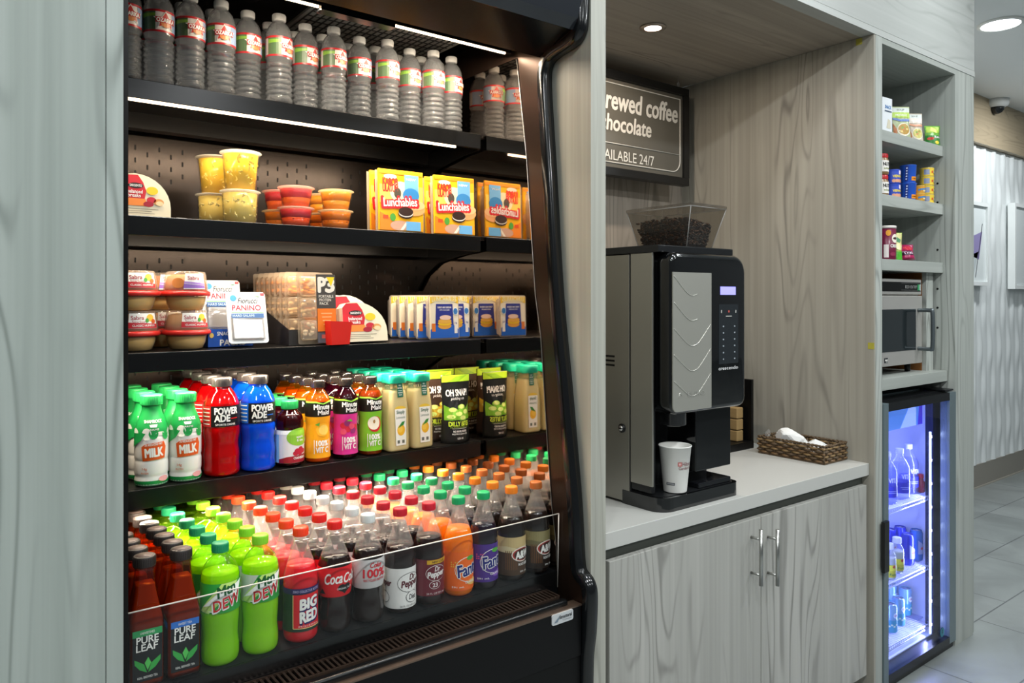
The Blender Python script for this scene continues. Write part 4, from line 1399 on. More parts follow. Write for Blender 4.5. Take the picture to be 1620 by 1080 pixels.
A.bake(lb, surf=lambda x, z: -rad(si_p)(z) - .0002)
tg = MB()
A = Art()
A.poly([(-.006, .150), (.012, .150), (.012, .190), (-.006, .190)], M_('176a54'), 1)
A.text('ALL', .003, .182, .008, .004, w_, 2, .02)
A.text('NATURAL', .003, .175, .014, .004, w_, 2, .02)
A.rect(.003, .168, .012, .0008, w_, 2)
A.text('SQUEEZED', .003, .162, .014, .0035, w_, 2, .02)
A.text('TASTE', .003, .156, .010, .0035, w_, 2, .02)
A.bake(tg, surf=lambda x, z: -rad(si_p)(z) - .0008)
simply = bottle(si_p, .168, drink('faf0cc', .2), clear('f6f0dc', .14, 1.1, .05, 'carafe_plastic', 1.5, 'f6efd2'), lb, cap_mesh(.0285, .188, .212, M_('17a886', .35), 40, sq=3), sq=5, n=36, extra=[('neck_tag', tg.mesh('neck_tag'), [])])
def pouch(w, h, d, base, artfn, seed=1, gloss=.3, top=None):
    """pillow pouch standing on its base: flat sealed top, bulging belly"""
    def surf(x, z):
        u, v = min(1, abs(x) / (w / 2)), z / h
        t = (1 - u ** 2.2) * min(1, (1 - v) * 1.6 + .02) * (.75 + .25 * math.cos(v * 2.2))
        return -d / 2 * max(.02, t) + .0012 * math.sin(x * 310 + seed) * math.sin(z * 130 + seed * 2) * min(1, 3 * (1 - v))
    nx, nz = 18, 22
    mb = MB()
    vs, fs = [], []
    for s_ in (1, -1):
        for j in range(nz + 1):
            z = h * j / nz
            pin = 1 - .10 * math.sin(math.pi * min(1, z / h)) ** 2
            for i in range(nx + 1):
                x = -w / 2 + w * i / nx
                vs.append((x * pin, s_ * surf(x, z), z))
    n1_ = (nx + 1) * (nz + 1)
    for s_ in (0, 1):
        for j in range(nz):
            for i in range(nx):
                a = s_ * n1_ + j * (nx + 1) + i
                f = (a, a + 1, a + nx + 2, a + nx + 1)
                fs.append(f if s_ == 0 else f[::-1])
    for i in range(nx):
        fs.append((i, n1_ + i, n1_ + i + 1, i + 1))
        j_ = nz * (nx + 1)
        fs.append((j_ + i, j_ + i + 1, n1_ + j_ + i + 1, n1_ + j_ + i))
    for j in range(nz):
        a = j * (nx + 1)
        fs.append((a, a + nx + 1, n1_ + a + nx + 1, n1_ + a))
        a += nx
        fs.append((a, n1_ + a, n1_ + a + nx + 1, a + nx + 1))
    mb.add(vs, fs, mat(base, gloss), True)
    A = Art()
    artfn(A, w, h)
    m2 = MB()
    A.bake(m2, surf=lambda x, z: surf(x / (1 - .10 * math.sin(math.pi * min(1, z / h)) ** 2), z), off=.0009)
    return [('pouch', mb.mesh('pouch'), []), ('label', m2.mesh('pouch_label'), [])]
def oh_snap(tone, g1):
    def f(A, w, h):
        A.rect(0, h * .945, w * .96, h * .10, M_('b4dc2c'), 1)
        A.poly([(-w * .3, h * .9), (w * .1, h * .9), (w * .4, h * .985), (-.0, h * .97)], M_('8cbc22'), 2)
        A.text('OH SNAP!', 0, h * .735, w * .72, h * .095, w_, 2, .04)
        A.text('pickling co', .0, h * .645, w * .45, h * .05, w_, 2, -.01, .3)
        A.poly([(-w * .42, h * .34), (w * .42, h * .34), (w * .42, h * .56), (w * .2, h * .48), (-w * .2, h * .5), (-w * .42, h * .56)], M_(g1), 1)
        for a, b in ((-.2, .48), (.1, .52), (-.02, .42), (.24, .44), (-.26, .38), (.1, .36)):
            A.ell(w * a, h * b, w * .14, h * .045, M_(g1), 2, 14)
            A.ell(w * a, h * b + .002, w * .11, h * .032, M_('cfe07a'), 3, 14)
        A.rect(0, h * .30, w * .86, h * .06, M_(tone), 4)
        A.text('DILLY BITES', 0, h * .285, w * .66, h * .065, M_('c8e03c'), 5, .05)
        A.text('DILL PICKLE SNACKING CUTS', 0, h * .235, w * .6, h * .022, M_('9ab83a'), 5, .01)
        A.rect(0, h * .215, w * .5, .0008, w_, 5)
        A.text('NO BRINE ADDED', 0, h * .175, w * .44, h * .028, w_, 5, .02)
        A.text('REFRIGERATE', 0, h * .135, w * .5, h * .022, w_, 5, .01)
        A.text('3.25 OZ', 0, h * .07, w * .2, h * .025, w_, 5, .02)
    return f
P_snap = pouch(.098, .198, .06, '181a19', oh_snap('181a19', '7ab82c'))
P_snap2 = pouch(.098, .204, .05, '3a2a20', oh_snap('3a2a20', 'c8a42a'), 3)
red_ = power('e2202a', 'd0121c')
blue_ = power('2ea4f4', '1a6ad8')
shelf4 = [
    (239.5, milk, 'milk_bottle', 'white and green milk bottle, leftmost column', .0755, 4, -.08),
    (293, milk, 'milk_bottle', 'white and green milk bottle, column beside the red drinks', .0755, 4, -.08),
    (350.6, red_, 'sports_drink_bottle', 'red sports drink bottle with black label', .0855, 4, -.15),
    (408, blue_, 'sports_drink_bottle', 'blue sports drink bottle with black label', .0855, 4, -.15),
    (458, cran, 'juice_bottle', 'small dark cranberry juice bottle with green cap', .073, 4, .05),
    (502.5, mm('f2a40e', 'f0a318', fr_orange), 'juice_bottle', 'orange juice bottle with black cap and yellow label', .0755, 4, -.22),
    (546.5, mm('6a1030', 'd6308e', fr_berry), 'juice_bottle', 'berry juice bottle with black cap and pink label', .0755, 4, -.22),
    (585.5, mm('c9821e', '7ac02c', fr_apple), 'juice_bottle', 'apple juice bottle with black cap and green label', .0755, 4, -.22),
    (623, simply, 'lemonade_carafe', 'teal-capped pale lemonade carafe beside the apple juice', .074, 4, .05),
    (661, simply, 'lemonade_carafe', 'teal-capped pale lemonade carafe beside the pickle pouches', .074, 4, .05),
]
for px, proto, nm, desc, pitch, n, rz in shelf4:
    x = at(px, yF)[0]
    for k in range(n):
        y = yF + k * pitch
        if y > YB - .045:
            continue
        place(proto, nm, f'{desc}, {ORD[k]} from the front' if k else f'{desc}, at the shelf front', 'bottle', (x + (rr_.uniform(-.0005, .0005) if k else 0), y, SZ[3]), (0, 0, rz + (rr_.uniform(-.2, .2) if k and 'lemonade' not in nm else 0)), 'drinks on the fourth shelf: ' + nm.replace('_', ' '))
xp = at(720, yF)[0]
pos = [(xp, yF, P_snap, 'black and green pickle snack pouch at the shelf front'), (xp - .022, yF + .062, P_snap2, 'brown and green pickle snack pouch behind the black one'),
       (xp + .022, yF + .122, P_snap2, 'brown pickle snack pouch third from the front'), (xp - .01, yF + .182, P_snap, 'black pickle snack pouch at the back of its column')]
for x, y, pr, lab in pos:
    place(pr, 'snack_pouch', lab, 'snack pouch', (x, y, SZ[3]), (0, 0, -.04), 'pickle pouches on the fourth shelf')
# ---------------------------------------------------------------- second shelf: fruit cups, boxes
def taper_cup(rt, rb, h, fruit_c, chunk_c, gel_c=None, lid='f4efe2', seed=1):
    cp = [(rb - .002, 0), (rb, .002), (rt - .002, h - .006), (rt, h - .004)]
    parts = [('cup', MB().lathe(cp, clear('fffdf8', .05, 1.0, .1, 'cloudy_cup_plastic', 1.45), 36, cap1=False).mesh('cup'), [])]
    fm = MB()
    if gel_c:
        zz = h * .45
        rz = rb + (rt - rb) * .45
        fm.lathe([(rb - .003, .002), (rz - .002, zz)], drink(chunk_c, .25), 36)
        fm.lathe([(rz - .002, zz + .0005), (rt - .0035, h - .006)], drink(gel_c, .25), 36)
        r = random.Random(seed)
        for k in range(16):
            a = 2 * math.pi * k / 16
            fm.ball(((rz - .0118) * math.cos(a), (rz - .0118) * math.sin(a), zz + r.uniform(-.003, .006)), (.010, .010, .007), drink(chunk_c, .25), 10, 6)
    else:
        fm.lathe([(rb - .003, .002), (rt - .0045, h - .007)], drink(fruit_c, .25), 36)
        r = random.Random(seed)
        for k in range(70):
            a, z = r.uniform(0, 6.28), r.uniform(.01, h - .014)
            rr2 = rb + (rt - rb) * z / h - .0098
            M = Matrix.Translation((rr2 * math.cos(a), rr2 * math.sin(a), z)) @ Matrix.Rotation(r.uniform(0, 3), 4, 'X') @ Matrix.Rotation(r.uniform(0, 3), 4, 'Y')
            fm.box(-.006, .006, -.0055, .0055, -.005, .005, drink(chunk_c, .25), .001, M=M)
    parts.append(('fruit', fm.mesh('fruit'), []))
    parts.append(('lid', MB().lathe([(rt - .001, h - .0045), (rt + .0035, h - .0035), (rt + .004, h - .002), (rt + .002, h), (rt - .004, h - .0005)], clear('fffdf6', .45, 1.0, .15, 'cloudy_lid', 1.45, lid), 36).mesh('lid'), []))
    return parts
yq = .485
tall = taper_cup(.046, .036, .096, 'fbcf3a', 'fddc62', seed=2)
squat = taper_cup(.045, .039, .080, 'f6dc78', 'f8e89c', seed=5)
x1, x2 = at(380, yq)[0], at(347, yq + .085)[0]
for x, y, who in ((x1, yq, 'front'), (x2 - .004, yq + .106, 'rear')):
    place(squat, 'fruit_cup', f'lower pale pineapple cup of the {who} stack on the second shelf', 'fruit cup', (x, y, SZ[1]), (0, 0, .3), 'pineapple cups')
    place(tall, 'fruit_cup', f'upper tall mango cup of the {who} stack on the second shelf', 'fruit cup', (x + .002, y + .002, SZ[1] + .0802), (0, 0, 1.1), 'pineapple cups')
small_red = taper_cup(.0435, .034, .053, 'e03040', 'f2641e', 'e8404c', 'f6c0b0', 3)
small_red2 = taper_cup(.0435, .034, .0495, 'e03040', 'f2541e', 'd8283a', 'f6c0b0', 4)
small_or = taper_cup(.0435, .034, .053, 'f79410', 'f9a41c', 'fba81e', 'fbe0b0', 6)
small_or2 = taper_cup(.0435, .034, .0495, 'f58a0c', 'f28410', 'f58c12', 'fbe0b0', 7)
xa_, xb_ = at(468, yq)[0], at(531, yq)[0]
for proto, x, y, z, lab in (
    (small_red2, xa_, yq, 0, 'lower red jelly fruit cup at the front of the red stacks'),
    (small_red, xa_ + .001, yq + .001, .0497, 'upper red jelly fruit cup with orange slices, front stack'),
    (small_or2, xa_ - .006, yq + .096, 0, 'lower orange fruit cup behind the red front stack'),
    (small_red, xa_ - .005, yq + .099, .0497, 'upper red jelly fruit cup behind the front red one'),
    (small_or2, xb_, yq, 0, 'lower orange fruit cup at the front beside the red stack'),
    (small_or, xb_ + .001, yq - .001, .0497, 'upper orange fruit cup at the front beside the red stack'),
    (small_or2, xb_ + .008, yq + .099, 0, 'lower orange fruit cup at the back of the orange pair'),
    (small_or, xb_ + .007, yq + .098, .0497, 'upper orange fruit cup at the back of the orange pair')):
    place(proto, 'fruit_cup', lab, 'fruit cup', (x, y, SZ[1] + z), (0, 0, rr_.uniform(0, 6)), 'small fruit cups')
def wedge(w=.135, h=.125, d=.032):
    pts_ = [(-w / 2, 0), (w / 2, 0), (w / 2, .028)]
    for k in range(1, 9):
        a = k / 8 * math.pi / 2
        pts_.append((w / 2 - (w * .72) * (1 - math.cos(a)) , .028 + (h - .028) * math.sin(a)))
    pts_ += [(-w / 2 + .012, h * .97), (-w / 2, h * .85)]
    mb = MB().prism(pts_, 'y', -d / 2, d / 2, mat('eadfc2', .4))
    A = Art()
    A.poly([(-w / 2 + .001, h * .42), (-.004, h * .42), (.0, h * .6), (-.008, h * .8), (-.022, h * .97), (-w / 2 + .012, h * .96), (-w / 2 + .001, h * .85)], M_('c82430'), 1)
    A.poly([(-w / 2 + .001, h * .25), (.002, h * .25), (-.002, h * .42), (-w / 2 + .001, h * .42)], M_('ef8a3a'), 1)
    A.ell(-.028, h * .72, .020, .008, M_('1c1a18'), 2)
    A.text('SARGENTO', -.028, h * .72, .032, .007, w_, 3, .03)
    A.text('balanced', -.030, h * .58, .040, .010, w_, 2, .03)
    A.text('breaks', -.032, h * .49, .034, .010, w_, 2, .03)
    A.ell(.016, h * .62, .016, .012, M_('f0c428'), 2)
    A.ell(.014, h * .40, .013, .009, M_('c02438'), 2)
    A.ell(.006, h * .30, .014, .008, M_('a01c30'), 3)
    A.ell(.034, h * .36, .014, .010, M_('d89a5a'), 2)
    A.ell(.036, h * .33, .010, .007, M_('ecd0a0'), 3)
    A.rect(-.012, h * .18, .09, .0012, M_('6a645a'), 1)
    A.rect(-.020, h * .13, .07, .0012, M_('6a645a'), 1)
    A.rect(-.016, h * .08, .078, .0012, M_('6a645a'), 1)
    m2 = A.bake(MB(), y0=-d / 2)
    return [('tray', mb.mesh('tray'), []), ('label', m2.mesh('tray_label'), [])]
wd = wedge()
WX = at(268, .47)[0] - .053
for k in range(2):
    place(wd, 'snack_tray', ['rounded red and cream snack tray at the far left of second shelf', 'rounded snack tray hidden behind the one at far left'][k], 'snack tray', (WX - .008 * k, .472 + .038 * k, SZ[1]), (0, 0, .03), 'rounded snack trays on the second shelf', (.78, 1, .77))
q = pt(290, 343, .46)
tag(link('shelf_ticket', MB().box(-.022, .022, -.014, .014, 0, .0008, M_('e6e0d2', .6)).mesh('shelf_ticket')), 'small white paper ticket lying on the second shelf', 'ticket')
bpy.data.objects['shelf_ticket'].location = (q.x, .462, SZ[1] + .0006)
bpy.data.objects['shelf_ticket'].rotation_euler = (0, 0, .3)
def lunch_box():
    w, h, d = .140, .170, .034
    mb = MB().box(-w / 2, w / 2, -d / 2, -d / 2 + .006, 0, h, mat('f4b41c', .28), .002)
    tr = MB().box(-w / 2 + .004, w / 2 - .004, -d / 2 + .006, d / 2, .004, h - .02, clear('fdf6ea', .5, 1, .15, 'tray_plastic', 1.4, 'f3e3cf'), .008)
    tr.box(-w / 2 - .006, w / 2, -d / 2 + .006, -d / 2 + .008, .0, h - .004, clear('fdf6ea', .5, 1, .15, 'tray_plastic', 1.4, 'f3e3cf'))
    A = Art()
    A.rect(0, h * .60, w * .96, h * .3, M_('f6cf5a'), 1)
    A.rect(0, h * .955, w * .98, h * .06, M_('f08a10'), 1)
    A.ell(-.002, h * .64, .034, .030, M_('f3e6b8'), 2)
    A.ell(-.012, h * .62, .011, .015, M_('4a4238'), 3)
    A.rect(.032, h * .72, .044, h * .42, M_('6aa6d6'), 3)
    A.ell(.030, h * .60, .026, .020, M_('2f7cb8'), 4)
    A.text('NEW', .030, h * .86, .03, .006, w_, 4, .03)
    A.text('KABOB', -.034, h * .80, .046, .019, M_('d8301c'), 3, .05)
    A.text('ULATUM', -.034, h * .69, .046, .019, M_('d8301c'), 3, .05)
    A.ell(-.034, h * .88, .020, .007, M_('e9e2cc'), 2)
    A.text('Lunchables', -.004, h * .475, .112, .030, M_('d2242c'), 5, .14, 0, .06)
    A.text('Lunchables', -.004, h * .475, .104, .023, w_, 6, .03, 0, .06)
    A.ell(.040, h * .38, .034, .020, M_('e8a46a'), 3)
    A.ell(.040, h * .44, .034, .014, M_('f0bd86'), 4)
    A.ell(.012, h * .285, .023, .0135, M_('2c1a16'), 7)
    A.ell(.012, h * .300, .023, .0115, M_('efe6da'), 8)
    A.ell(.012, h * .325, .023, .0125, M_('33201a'), 9)
    A.rect(0, h * .09, w * .96, h * .16, M_('f2a418'), 2)
    A.poly([(-w * .48, h * .01), (-w * .48, h * .3), (-.03, h * .2), (.0, h * .01)], M_('ec8420'), 3)
    A.ell(-.006, h * .09, .030, .014, M_('caa08a'), 4)
    A.poly([(-.006, h * .02), (.012, h * .15), (.02, h * .15), (.004, h * .02)], M_('f2ead8'), 5)
    A.ell(-.028, h * .22, .009, .011, M_('4c9a3a'), 5)
    A.rect(.036, h * .09, .046, h * .15, M_('6aaee0'), 5)
    A.rect(-.050, h * .22, .016, h * .06, M_('d84a1c'), 4)
    A.bake(mb, y0=-d / 2)
    return [('card', mb.mesh('card'), []), ('tray', tr.mesh('tray'), [])]
LB = lunch_box()
xl1, xl2 = at(632, .455)[0], at(716, .455)[0]
if xl2 + .072 > XM:
    xl2 = XM - .074
for c, xx in enumerate((xl1, xl2)):
    for k in range(2):
        place(LB, 'lunch_kit_box', ('yellow lunch kit box beside the orange fruit cups, ' if c == 0 else 'yellow lunch kit box beside the mirror, ') + ['at the front', 'behind the front one'][k], 'lunch kit',
              (xx - .004 * k, .458 + .042 * k, SZ[1]), (math.radians(-2), 0, -.02), 'yellow lunch kits on the second shelf')
# ---------------------------------------------------------------- third shelf
def hummus(variant):
    rr2 = .0475
    bowl = MB().lathe([(.030, 0), (.036, .002), (.042, .016), (.0455, .034), (.046, .036)], clear('fff6e0', .16, 1, .08, 'clear_bowl', 1.45), 40, cap1=False)
    hm = MB().lathe([(.029, .001), (.035, .003), (.0408, .016), (.0442, .031), (.040, .033)], mat('c9a85c', .6), 40)
    rim_ = MB().lathe([(.046, .034), (.0535, .035), (.0545, .038), (.0545, .042), (.052, .045), (.047, .046)], mat('cf2a24', .35), 44)
    dp = [(.0500, .045), (.0490, .052), (.0445, .084), (.043, .0895), (.041, .091)]
    dm = MB().lathe(dp, clear('fff8ee', .22, 1, .08, 'clear_dome', 1.45, 'f2e8d8'), 44)
    inner = MB().lathe([(.047, .046), (.044, .066), (.040, .08), (.030, .084)], mat('b98a56' if variant else 'a86a3a', .6, bump=.6, bscale=70), 30)
    lb = MB()
    A = Art()
    if variant:
        A.poly([(-.030, .052), (.038, .052), (.034, .086), (-.026, .086)], M_('f3efe8'), 1)
        A.text('Sabra', -.010, .076, .026, .009, M_('b03040'), 2, .02)
        A.text('Snackers', -.006, .067, .03, .006, M_('b03040'), 2, .01)
        A.poly([(-.030, .0525), (.038, .0525), (.037, .062), (-.029, .066)], M_('c02a34'), 2)
        A.text('CLASSIC HUMMUS', .004, .0585, .05, .0045, w_, 3, .02)
        A.ell(.018, .076, .009, .008, M_('e8c040'), 2)
        A.ell(.026, .068, .006, .005, M_('d8602a'), 3)
        A.ell(.010, .070, .004, .005, M_('4a9a3a'), 3)
    else:
        A.poly([(-.012, .050), (.040, .050), (.036, .086), (-.008, .086)], M_('f3efe8'), 1)
        A.text('Sabra', .010, .076, .026, .009, M_('b03040'), 2, .02)
        A.poly([(-.012, .052), (.039, .052), (.038, .058), (-.011, .062)], M_('7a52a8'), 2)
        A.poly([(-.011, .063), (.038, .059), (.0375, .064), (-.010, .068)], M_('9a7ac0'), 2)
        A.ell(-.024, .064, .014, .012, M_('a0622c'), 1)
    A.bake(lb, rad(dp), .0008)
    return [('bowl', bowl.mesh('bowl'), []), ('hummus', hm.mesh('hummus'), []), ('rim', rim_.mesh('rim'), []), ('dome', dm.mesh('dome'), []), ('crackers', inner.mesh('crackers'), []), ('label', lb.mesh('dome_label'), [])]
H1, H2 = hummus(True), hummus(False)
z3 = SZ[2]
for (px, y, names) in ((295, .485, 'front stack'), (213, .492, 'stack at the left edge'), (257, .614, 'rear stack')):
    x = max(at(px, y)[0], XI + .056)
    place(H1, 'hummus_cup', f'lower domed hummus cup with red rim, {names}', 'hummus cup', (x, y, z3), (0, 0, .15), 'hummus cups on the third shelf')
    place(H2 if 'left' not in names else H1, 'hummus_cup', f'upper domed hummus cup with red rim, {names}', 'hummus cup', (x - .001, y + .001, z3 + .0915), (0, 0, -.1 if 'left' not in names else .1), 'hummus cups on the third shelf')
# blue display box with white packs
xb_ = at(358, .50)[0]
db = MB()
bl = M_('2355b0', .4)
db.box(-.055, .055, -.07, -.068, 0, .045, bl).box(-.055, .055, .088, .09, 0, .10, bl).box(-.055, .055, -.07, .09, 0, .002, bl)
for s_ in (-.055, .054):
    db.prism([(-.07, 0), (.09, 0), (.09, .10), (-.07, .045)], 'x', s_, s_ + .001, bl)
A = Art()
A.text('SNACK', -.015, .034, .036, .009, w_, 1, .03)
A.text('PACKS', .004, .012, .060, .014, w_, 1, .05)
A.ell(-.046, .030, .005, .006, M_('e8c060'), 1)
A.bake(db, y0=-.07)
place([('box', db.mesh('display_box'), [])], 'display_box', 'blue cardboard display box of white snack packs', 'display box', (xb_ + .006, .553, z3), (0, 0, .0))
def panino():
    w, h = .094, .132
    bk_ = MB().prism(rrect(-w / 2, w / 2, 0, h, (.008,) * 4), 'y', -.002, .002, mat('e6e6e2', .3))
    tray_ = MB().box(-w / 2 + .008, w / 2 - .008, -.009, -.002, .006, .072, clear('f4f4f4', .25, 1.6, .05, 'clear_blister', 1.5), .004)
    foil = MB().box(-w / 2 + .011, w / 2 - .011, -.008, -.003, .009, .062, mat('c2bfba', .25, .9, bump=1., bscale=90), .003)
    A = Art()
    A.ell(-.030, h * .88, .008, .008, M_('2f86c8'), 1)
    A.text('Fiorucci', .004, h * .83, .048, .014, M_('2a2a2c'), 1, .02, .3)
    A.poly([(.016, h * .93), (.036, h * .915), (.03, h * .90)], M_('3a8a4a'), 1)
    A.rect(.040, h * .955, .010, .007, M_('cc2c34'), 1)
    A.text('PANINO', .0, h * .69, .068, .014, M_('c8243a'), 1, .03)
    m2 = A.bake(MB(), y0=-.002)
    A = Art()
    A.rect(0, .068, w * .82, .012, M_('2a5a94'), 1)
    A.text('HARD SALAMI', -.010, .068, .05, .006, M_('bcd4ea'), 2, .02)
    A.rect(0, .0755, w * .82, .002, M_('4a9a4a'), 2)
    A.bake(m2, y0=-.009)
    return [('card', bk_.mesh('card'), []), ('blister', tray_.mesh('blister'), []), ('filling', foil.mesh('filling'), []), ('label', m2.mesh('label'), [])]
PN = panino()
xp1 = at(388, .455)[0]
place(PN, 'snack_pack', 'white sandwich snack pack leaning at the shelf front, red lettering', 'snack pack', (xp1 + .004, .438, z3), (math.radians(-20), 0, -.10), 'white snack packs')
for k in range(3):
    place(PN, 'snack_pack', ['first white snack pack standing in the blue box', 'second white snack pack standing in the blue box', 'third white snack pack standing in the blue box'][k], 'snack pack', (xb_ + .009 - .003 * k, .555 + .022 * k, z3 + .03), (math.radians(-12), 0, -.03), 'white snack packs')
# protein packs in a black tray
def p3(label_full):
    w, h = .098, .185
    tr = MB()
    cp_ = clear('f6efe4', .30, 1.2, .08, 'clear_tray', 1.45, 'efe2cf')
    tr.prism(rrect(-w / 2, w / 2, 0, h, (.006,) * 4), 'y', -.001, .001, cp_)
    for i, (z0_, z1_) in enumerate(((.010, .062), (.066, .118), (.122, .174))):
        tr.box(-w / 2 + .004, -.002, -.018, -.001, z0_, z1_, cp_, .006)
    fl = MB()
    r = random.Random(4)
    for i, (z0_, z1_, c) in enumerate(((.014, .058, 'e8d8bc'), (.07, .114, 'd8b888'), (.126, .168, 'f0961c'))):
        for k in range(14):
            fl.ball((-w / 2 + .009 + r.random() * .030, -.008 + r.uniform(-.004, .004), z0_ + .004 + r.random() * (z1_ - z0_ - .008)), (.006, .004, .005), mat(c, .5), 8, 6)
    cd = MB().prism(rrect(-.004, w / 2, .002, h - .006, (.002,) * 4), 'y', -.0165, -.015, mat('4c4640', .35))
    A = Art()
    A.text('P', .011, h * .82, .018, .036, M_('f0e8d8'), 1, .08)
    A.text('3', .033, h * .82, .022, .036, M_('f0e8d8'), 1, .08)
    A.poly([(.024, h * .93), (.046, h * .93), (.036, h * .80)], M_('f0d21c'), 2)
    for i, t_ in enumerate(('PORTABLE', 'PROTEIN', 'PACK')):
        A.text(t_, .022 - .003 * i, h * (.66 - .05 * i), .040 - .008 * i, .0072, M_('e0d8c8'), 1, .03)
    A.rect(.0225, h * .33, .051, h * .32, M_('e87a1c'), 1)
    for k in range(4):
        A.rect(.022, h * (.42 - .05 * k), .030 - .004 * k, .003, M_('f2b070'), 2)
    A.rect(.0225, h * .08, .051, h * .14, M_('55555c'), 1)
    A.rect(.014, h * .10, .014, .010, M_('c85a4a'), 2)
    A.rect(.034, h * .09, .018, .012, M_('8a8a90'), 2)
    A.bake(cd, y0=-.0165)
    return [('tray', tr.mesh('clear_tray'), []), ('filling', fl.mesh('filling'), []), ('card', cd.mesh('card'), [])]
P3 = p3(True)
x3 = at(497, .45)[0]
place([('tray', MB().box(-.052, .052, -.035, .25, 0, .002, BLACK).box(-.052, .052, -.037, -.035, 0, .04, mat('2a2623', .5)).prism([(-.037, 0), (.25, 0), (.25, .12), (-.037, .04)], 'x', -.053, -.052, mat('2a2623', .5)).box(-.053, .053, .25, .252, 0, .12, BLACK).mesh('tray'), [])],
      'display_tray', 'black cardboard tray holding the clear protein packs', 'display tray', (x3 - .012, .492, z3), (0, 0, 0))
for k in range(8):
    place(P3, 'protein_pack', 'clear protein snack pack with dark and orange card at the shelf front' if k == 0 else f'clear protein snack pack in the black tray, {ORD[k]} from the front', 'snack pack', (x3 - .002 * k if k else x3 + .006, .448 + .034 * k + (.03 if k else 0), z3 + (.003 if k else 0)), (math.radians(-4), 0, -.05 if k else .0), 'protein packs on the third shelf')
xw = at(566, .46)[0]
for k in range(4):
    place(wd, 'snack_tray', ['rounded red and cream snack tray at the third shelf front', 'second rounded red snack tray on the third shelf', 'third rounded red snack tray on the third shelf', 'rearmost rounded red snack tray on the third shelf'][k], 'snack tray', (xw + .010 - .011 * k if k else xw + .012, .452 + .036 * k, z3 + (.0 if k else .0)), (math.radians(-6), 0, .06), 'rounded snack trays on the third shelf', (1, 1, 1.0 if k else .85))
rb_ = MB().prism([(-.03, 0), (.028, 0), (.036, .058), (-.034, .062)], 'y', -.012, .012, mat('c2180e', .45))
q = at(528, .437)[0]
place([('box', rb_.mesh('red_box'), [])], 'red_carton', 'small plain red carton in front of the rounded snack trays', 'carton', (q + .008, .427, z3), (0, 0, .25))
def lunch_tray():
    w, h, d = .104, .128, .034
    cp_ = clear('fbf6ee', .42, 1.1, .1, 'tray_plastic_white', 1.45, 'efe6dc')
    tr = MB().prism(rrect(-w / 2, w / 2, 0, h, (.008,) * 4), 'y', -d / 2 + .004, -d / 2 + .006, cp_)
    tr.box(-w / 2 + .006, w / 2 - .006, -d / 2 + .006, d / 2, .006, h - .010, cp_, .008)
    fm = MB().prism(rrect(-w / 2 + .004, w / 2 - .004, .003, h - .003, (.006,) * 4), 'y', -d / 2 + .002, -d / 2 + .004, mat('efe2c8', .25))
    A = Art()
    A.poly([(-w * .46, h * .965), (w * .46, h * .965), (w * .46, h * .80)] + [(w * .46 - w * .92 * k / 8, h * (.80 - .10 * math.sin(math.pi * k / 8) * -1)) for k in range(1, 8)] + [(-w * .46, h * .80)], M_('ecc030'), 1)
    A.text('LUNCHABLES', 0, h * .905, w * .80, .014, M_('f4e6b0'), 2, .05)
    A.poly([(-w * .30, h * .30), (w * .30, h * .30), (w * .27, h * .80), (-w * .27, h * .80)], M_('2a3488'), 2)
    A.poly([(-w * .46, h * .03), (w * .46, h * .03), (w * .46, h * .22), (w * .3, h * .32), (-w * .3, h * .32), (-w * .46, h * .22)], M_('1f5cb4'), 3)
    A.text('TURKEY AND CHEDDAR', 0, h * .72, w * .46, .005, w_, 3, .02)
    A.text('WITH CRACKERS', 0, h * .66, w * .34, .004, w_, 3, .01)
    A.ell(.0, h * .30, w * .22, h * .07, M_('d89a3a'), 4)
    A.ell(.0, h * .36, w * .23, h * .05, M_('e8b82a'), 5)
    A.ell(.0, h * .41, w * .22, h * .06, M_('e0a844'), 6)
    A.ell(.002, h * .49, w * .19, h * .055, M_('e8c4b0'), 7)
    A.ell(w * .36, h * .63, w * .085, h * .085, M_('dfe8f2'), 4)
    A.ell(w * .36, h * .63, w * .07, h * .07, M_('3a7ab8'), 5)
    A.rect(w * .37, h * .30, w * .1, h * .34, M_('e6dfd6'), 4)
    A.text('13g', w * .37, h * .36, w * .07, .006, M_('2a3488'), 5, .02)
    A.rect(-w * .36, h * .27, w * .12, h * .18, M_('d8762a'), 4)
    A.bake(fm, y0=-d / 2 + .002)
    return [('tray', tr.mesh('tray'), []), ('film', fm.mesh('film'), [])]
LT = lunch_tray()
xt = at(700, .452)[0]
for k in range(5):
    place(LT, 'lunch_kit_tray', 'blue and yellow lunch kit tray at the third shelf front' if k == 0 else f'blue and yellow lunch kit tray, {ORD[k]} from the shelf front', 'lunch kit', (xt - .003 * k - (.012 if k else 0), .455 + .046 * k, z3), (math.radians(-2), 0, .0), 'blue lunch kits on the third shelf')
xt2 = XM - .056
for k in range(4):
    place(LT, 'lunch_kit_tray', f'blue and yellow lunch kit tray touching the mirror, {ORD[k + 1]} row back', 'lunch kit', (xt2, .455 + .046 * (k + 1), z3), (math.radians(-2), 0, .0), 'blue lunch kits touching the mirror')
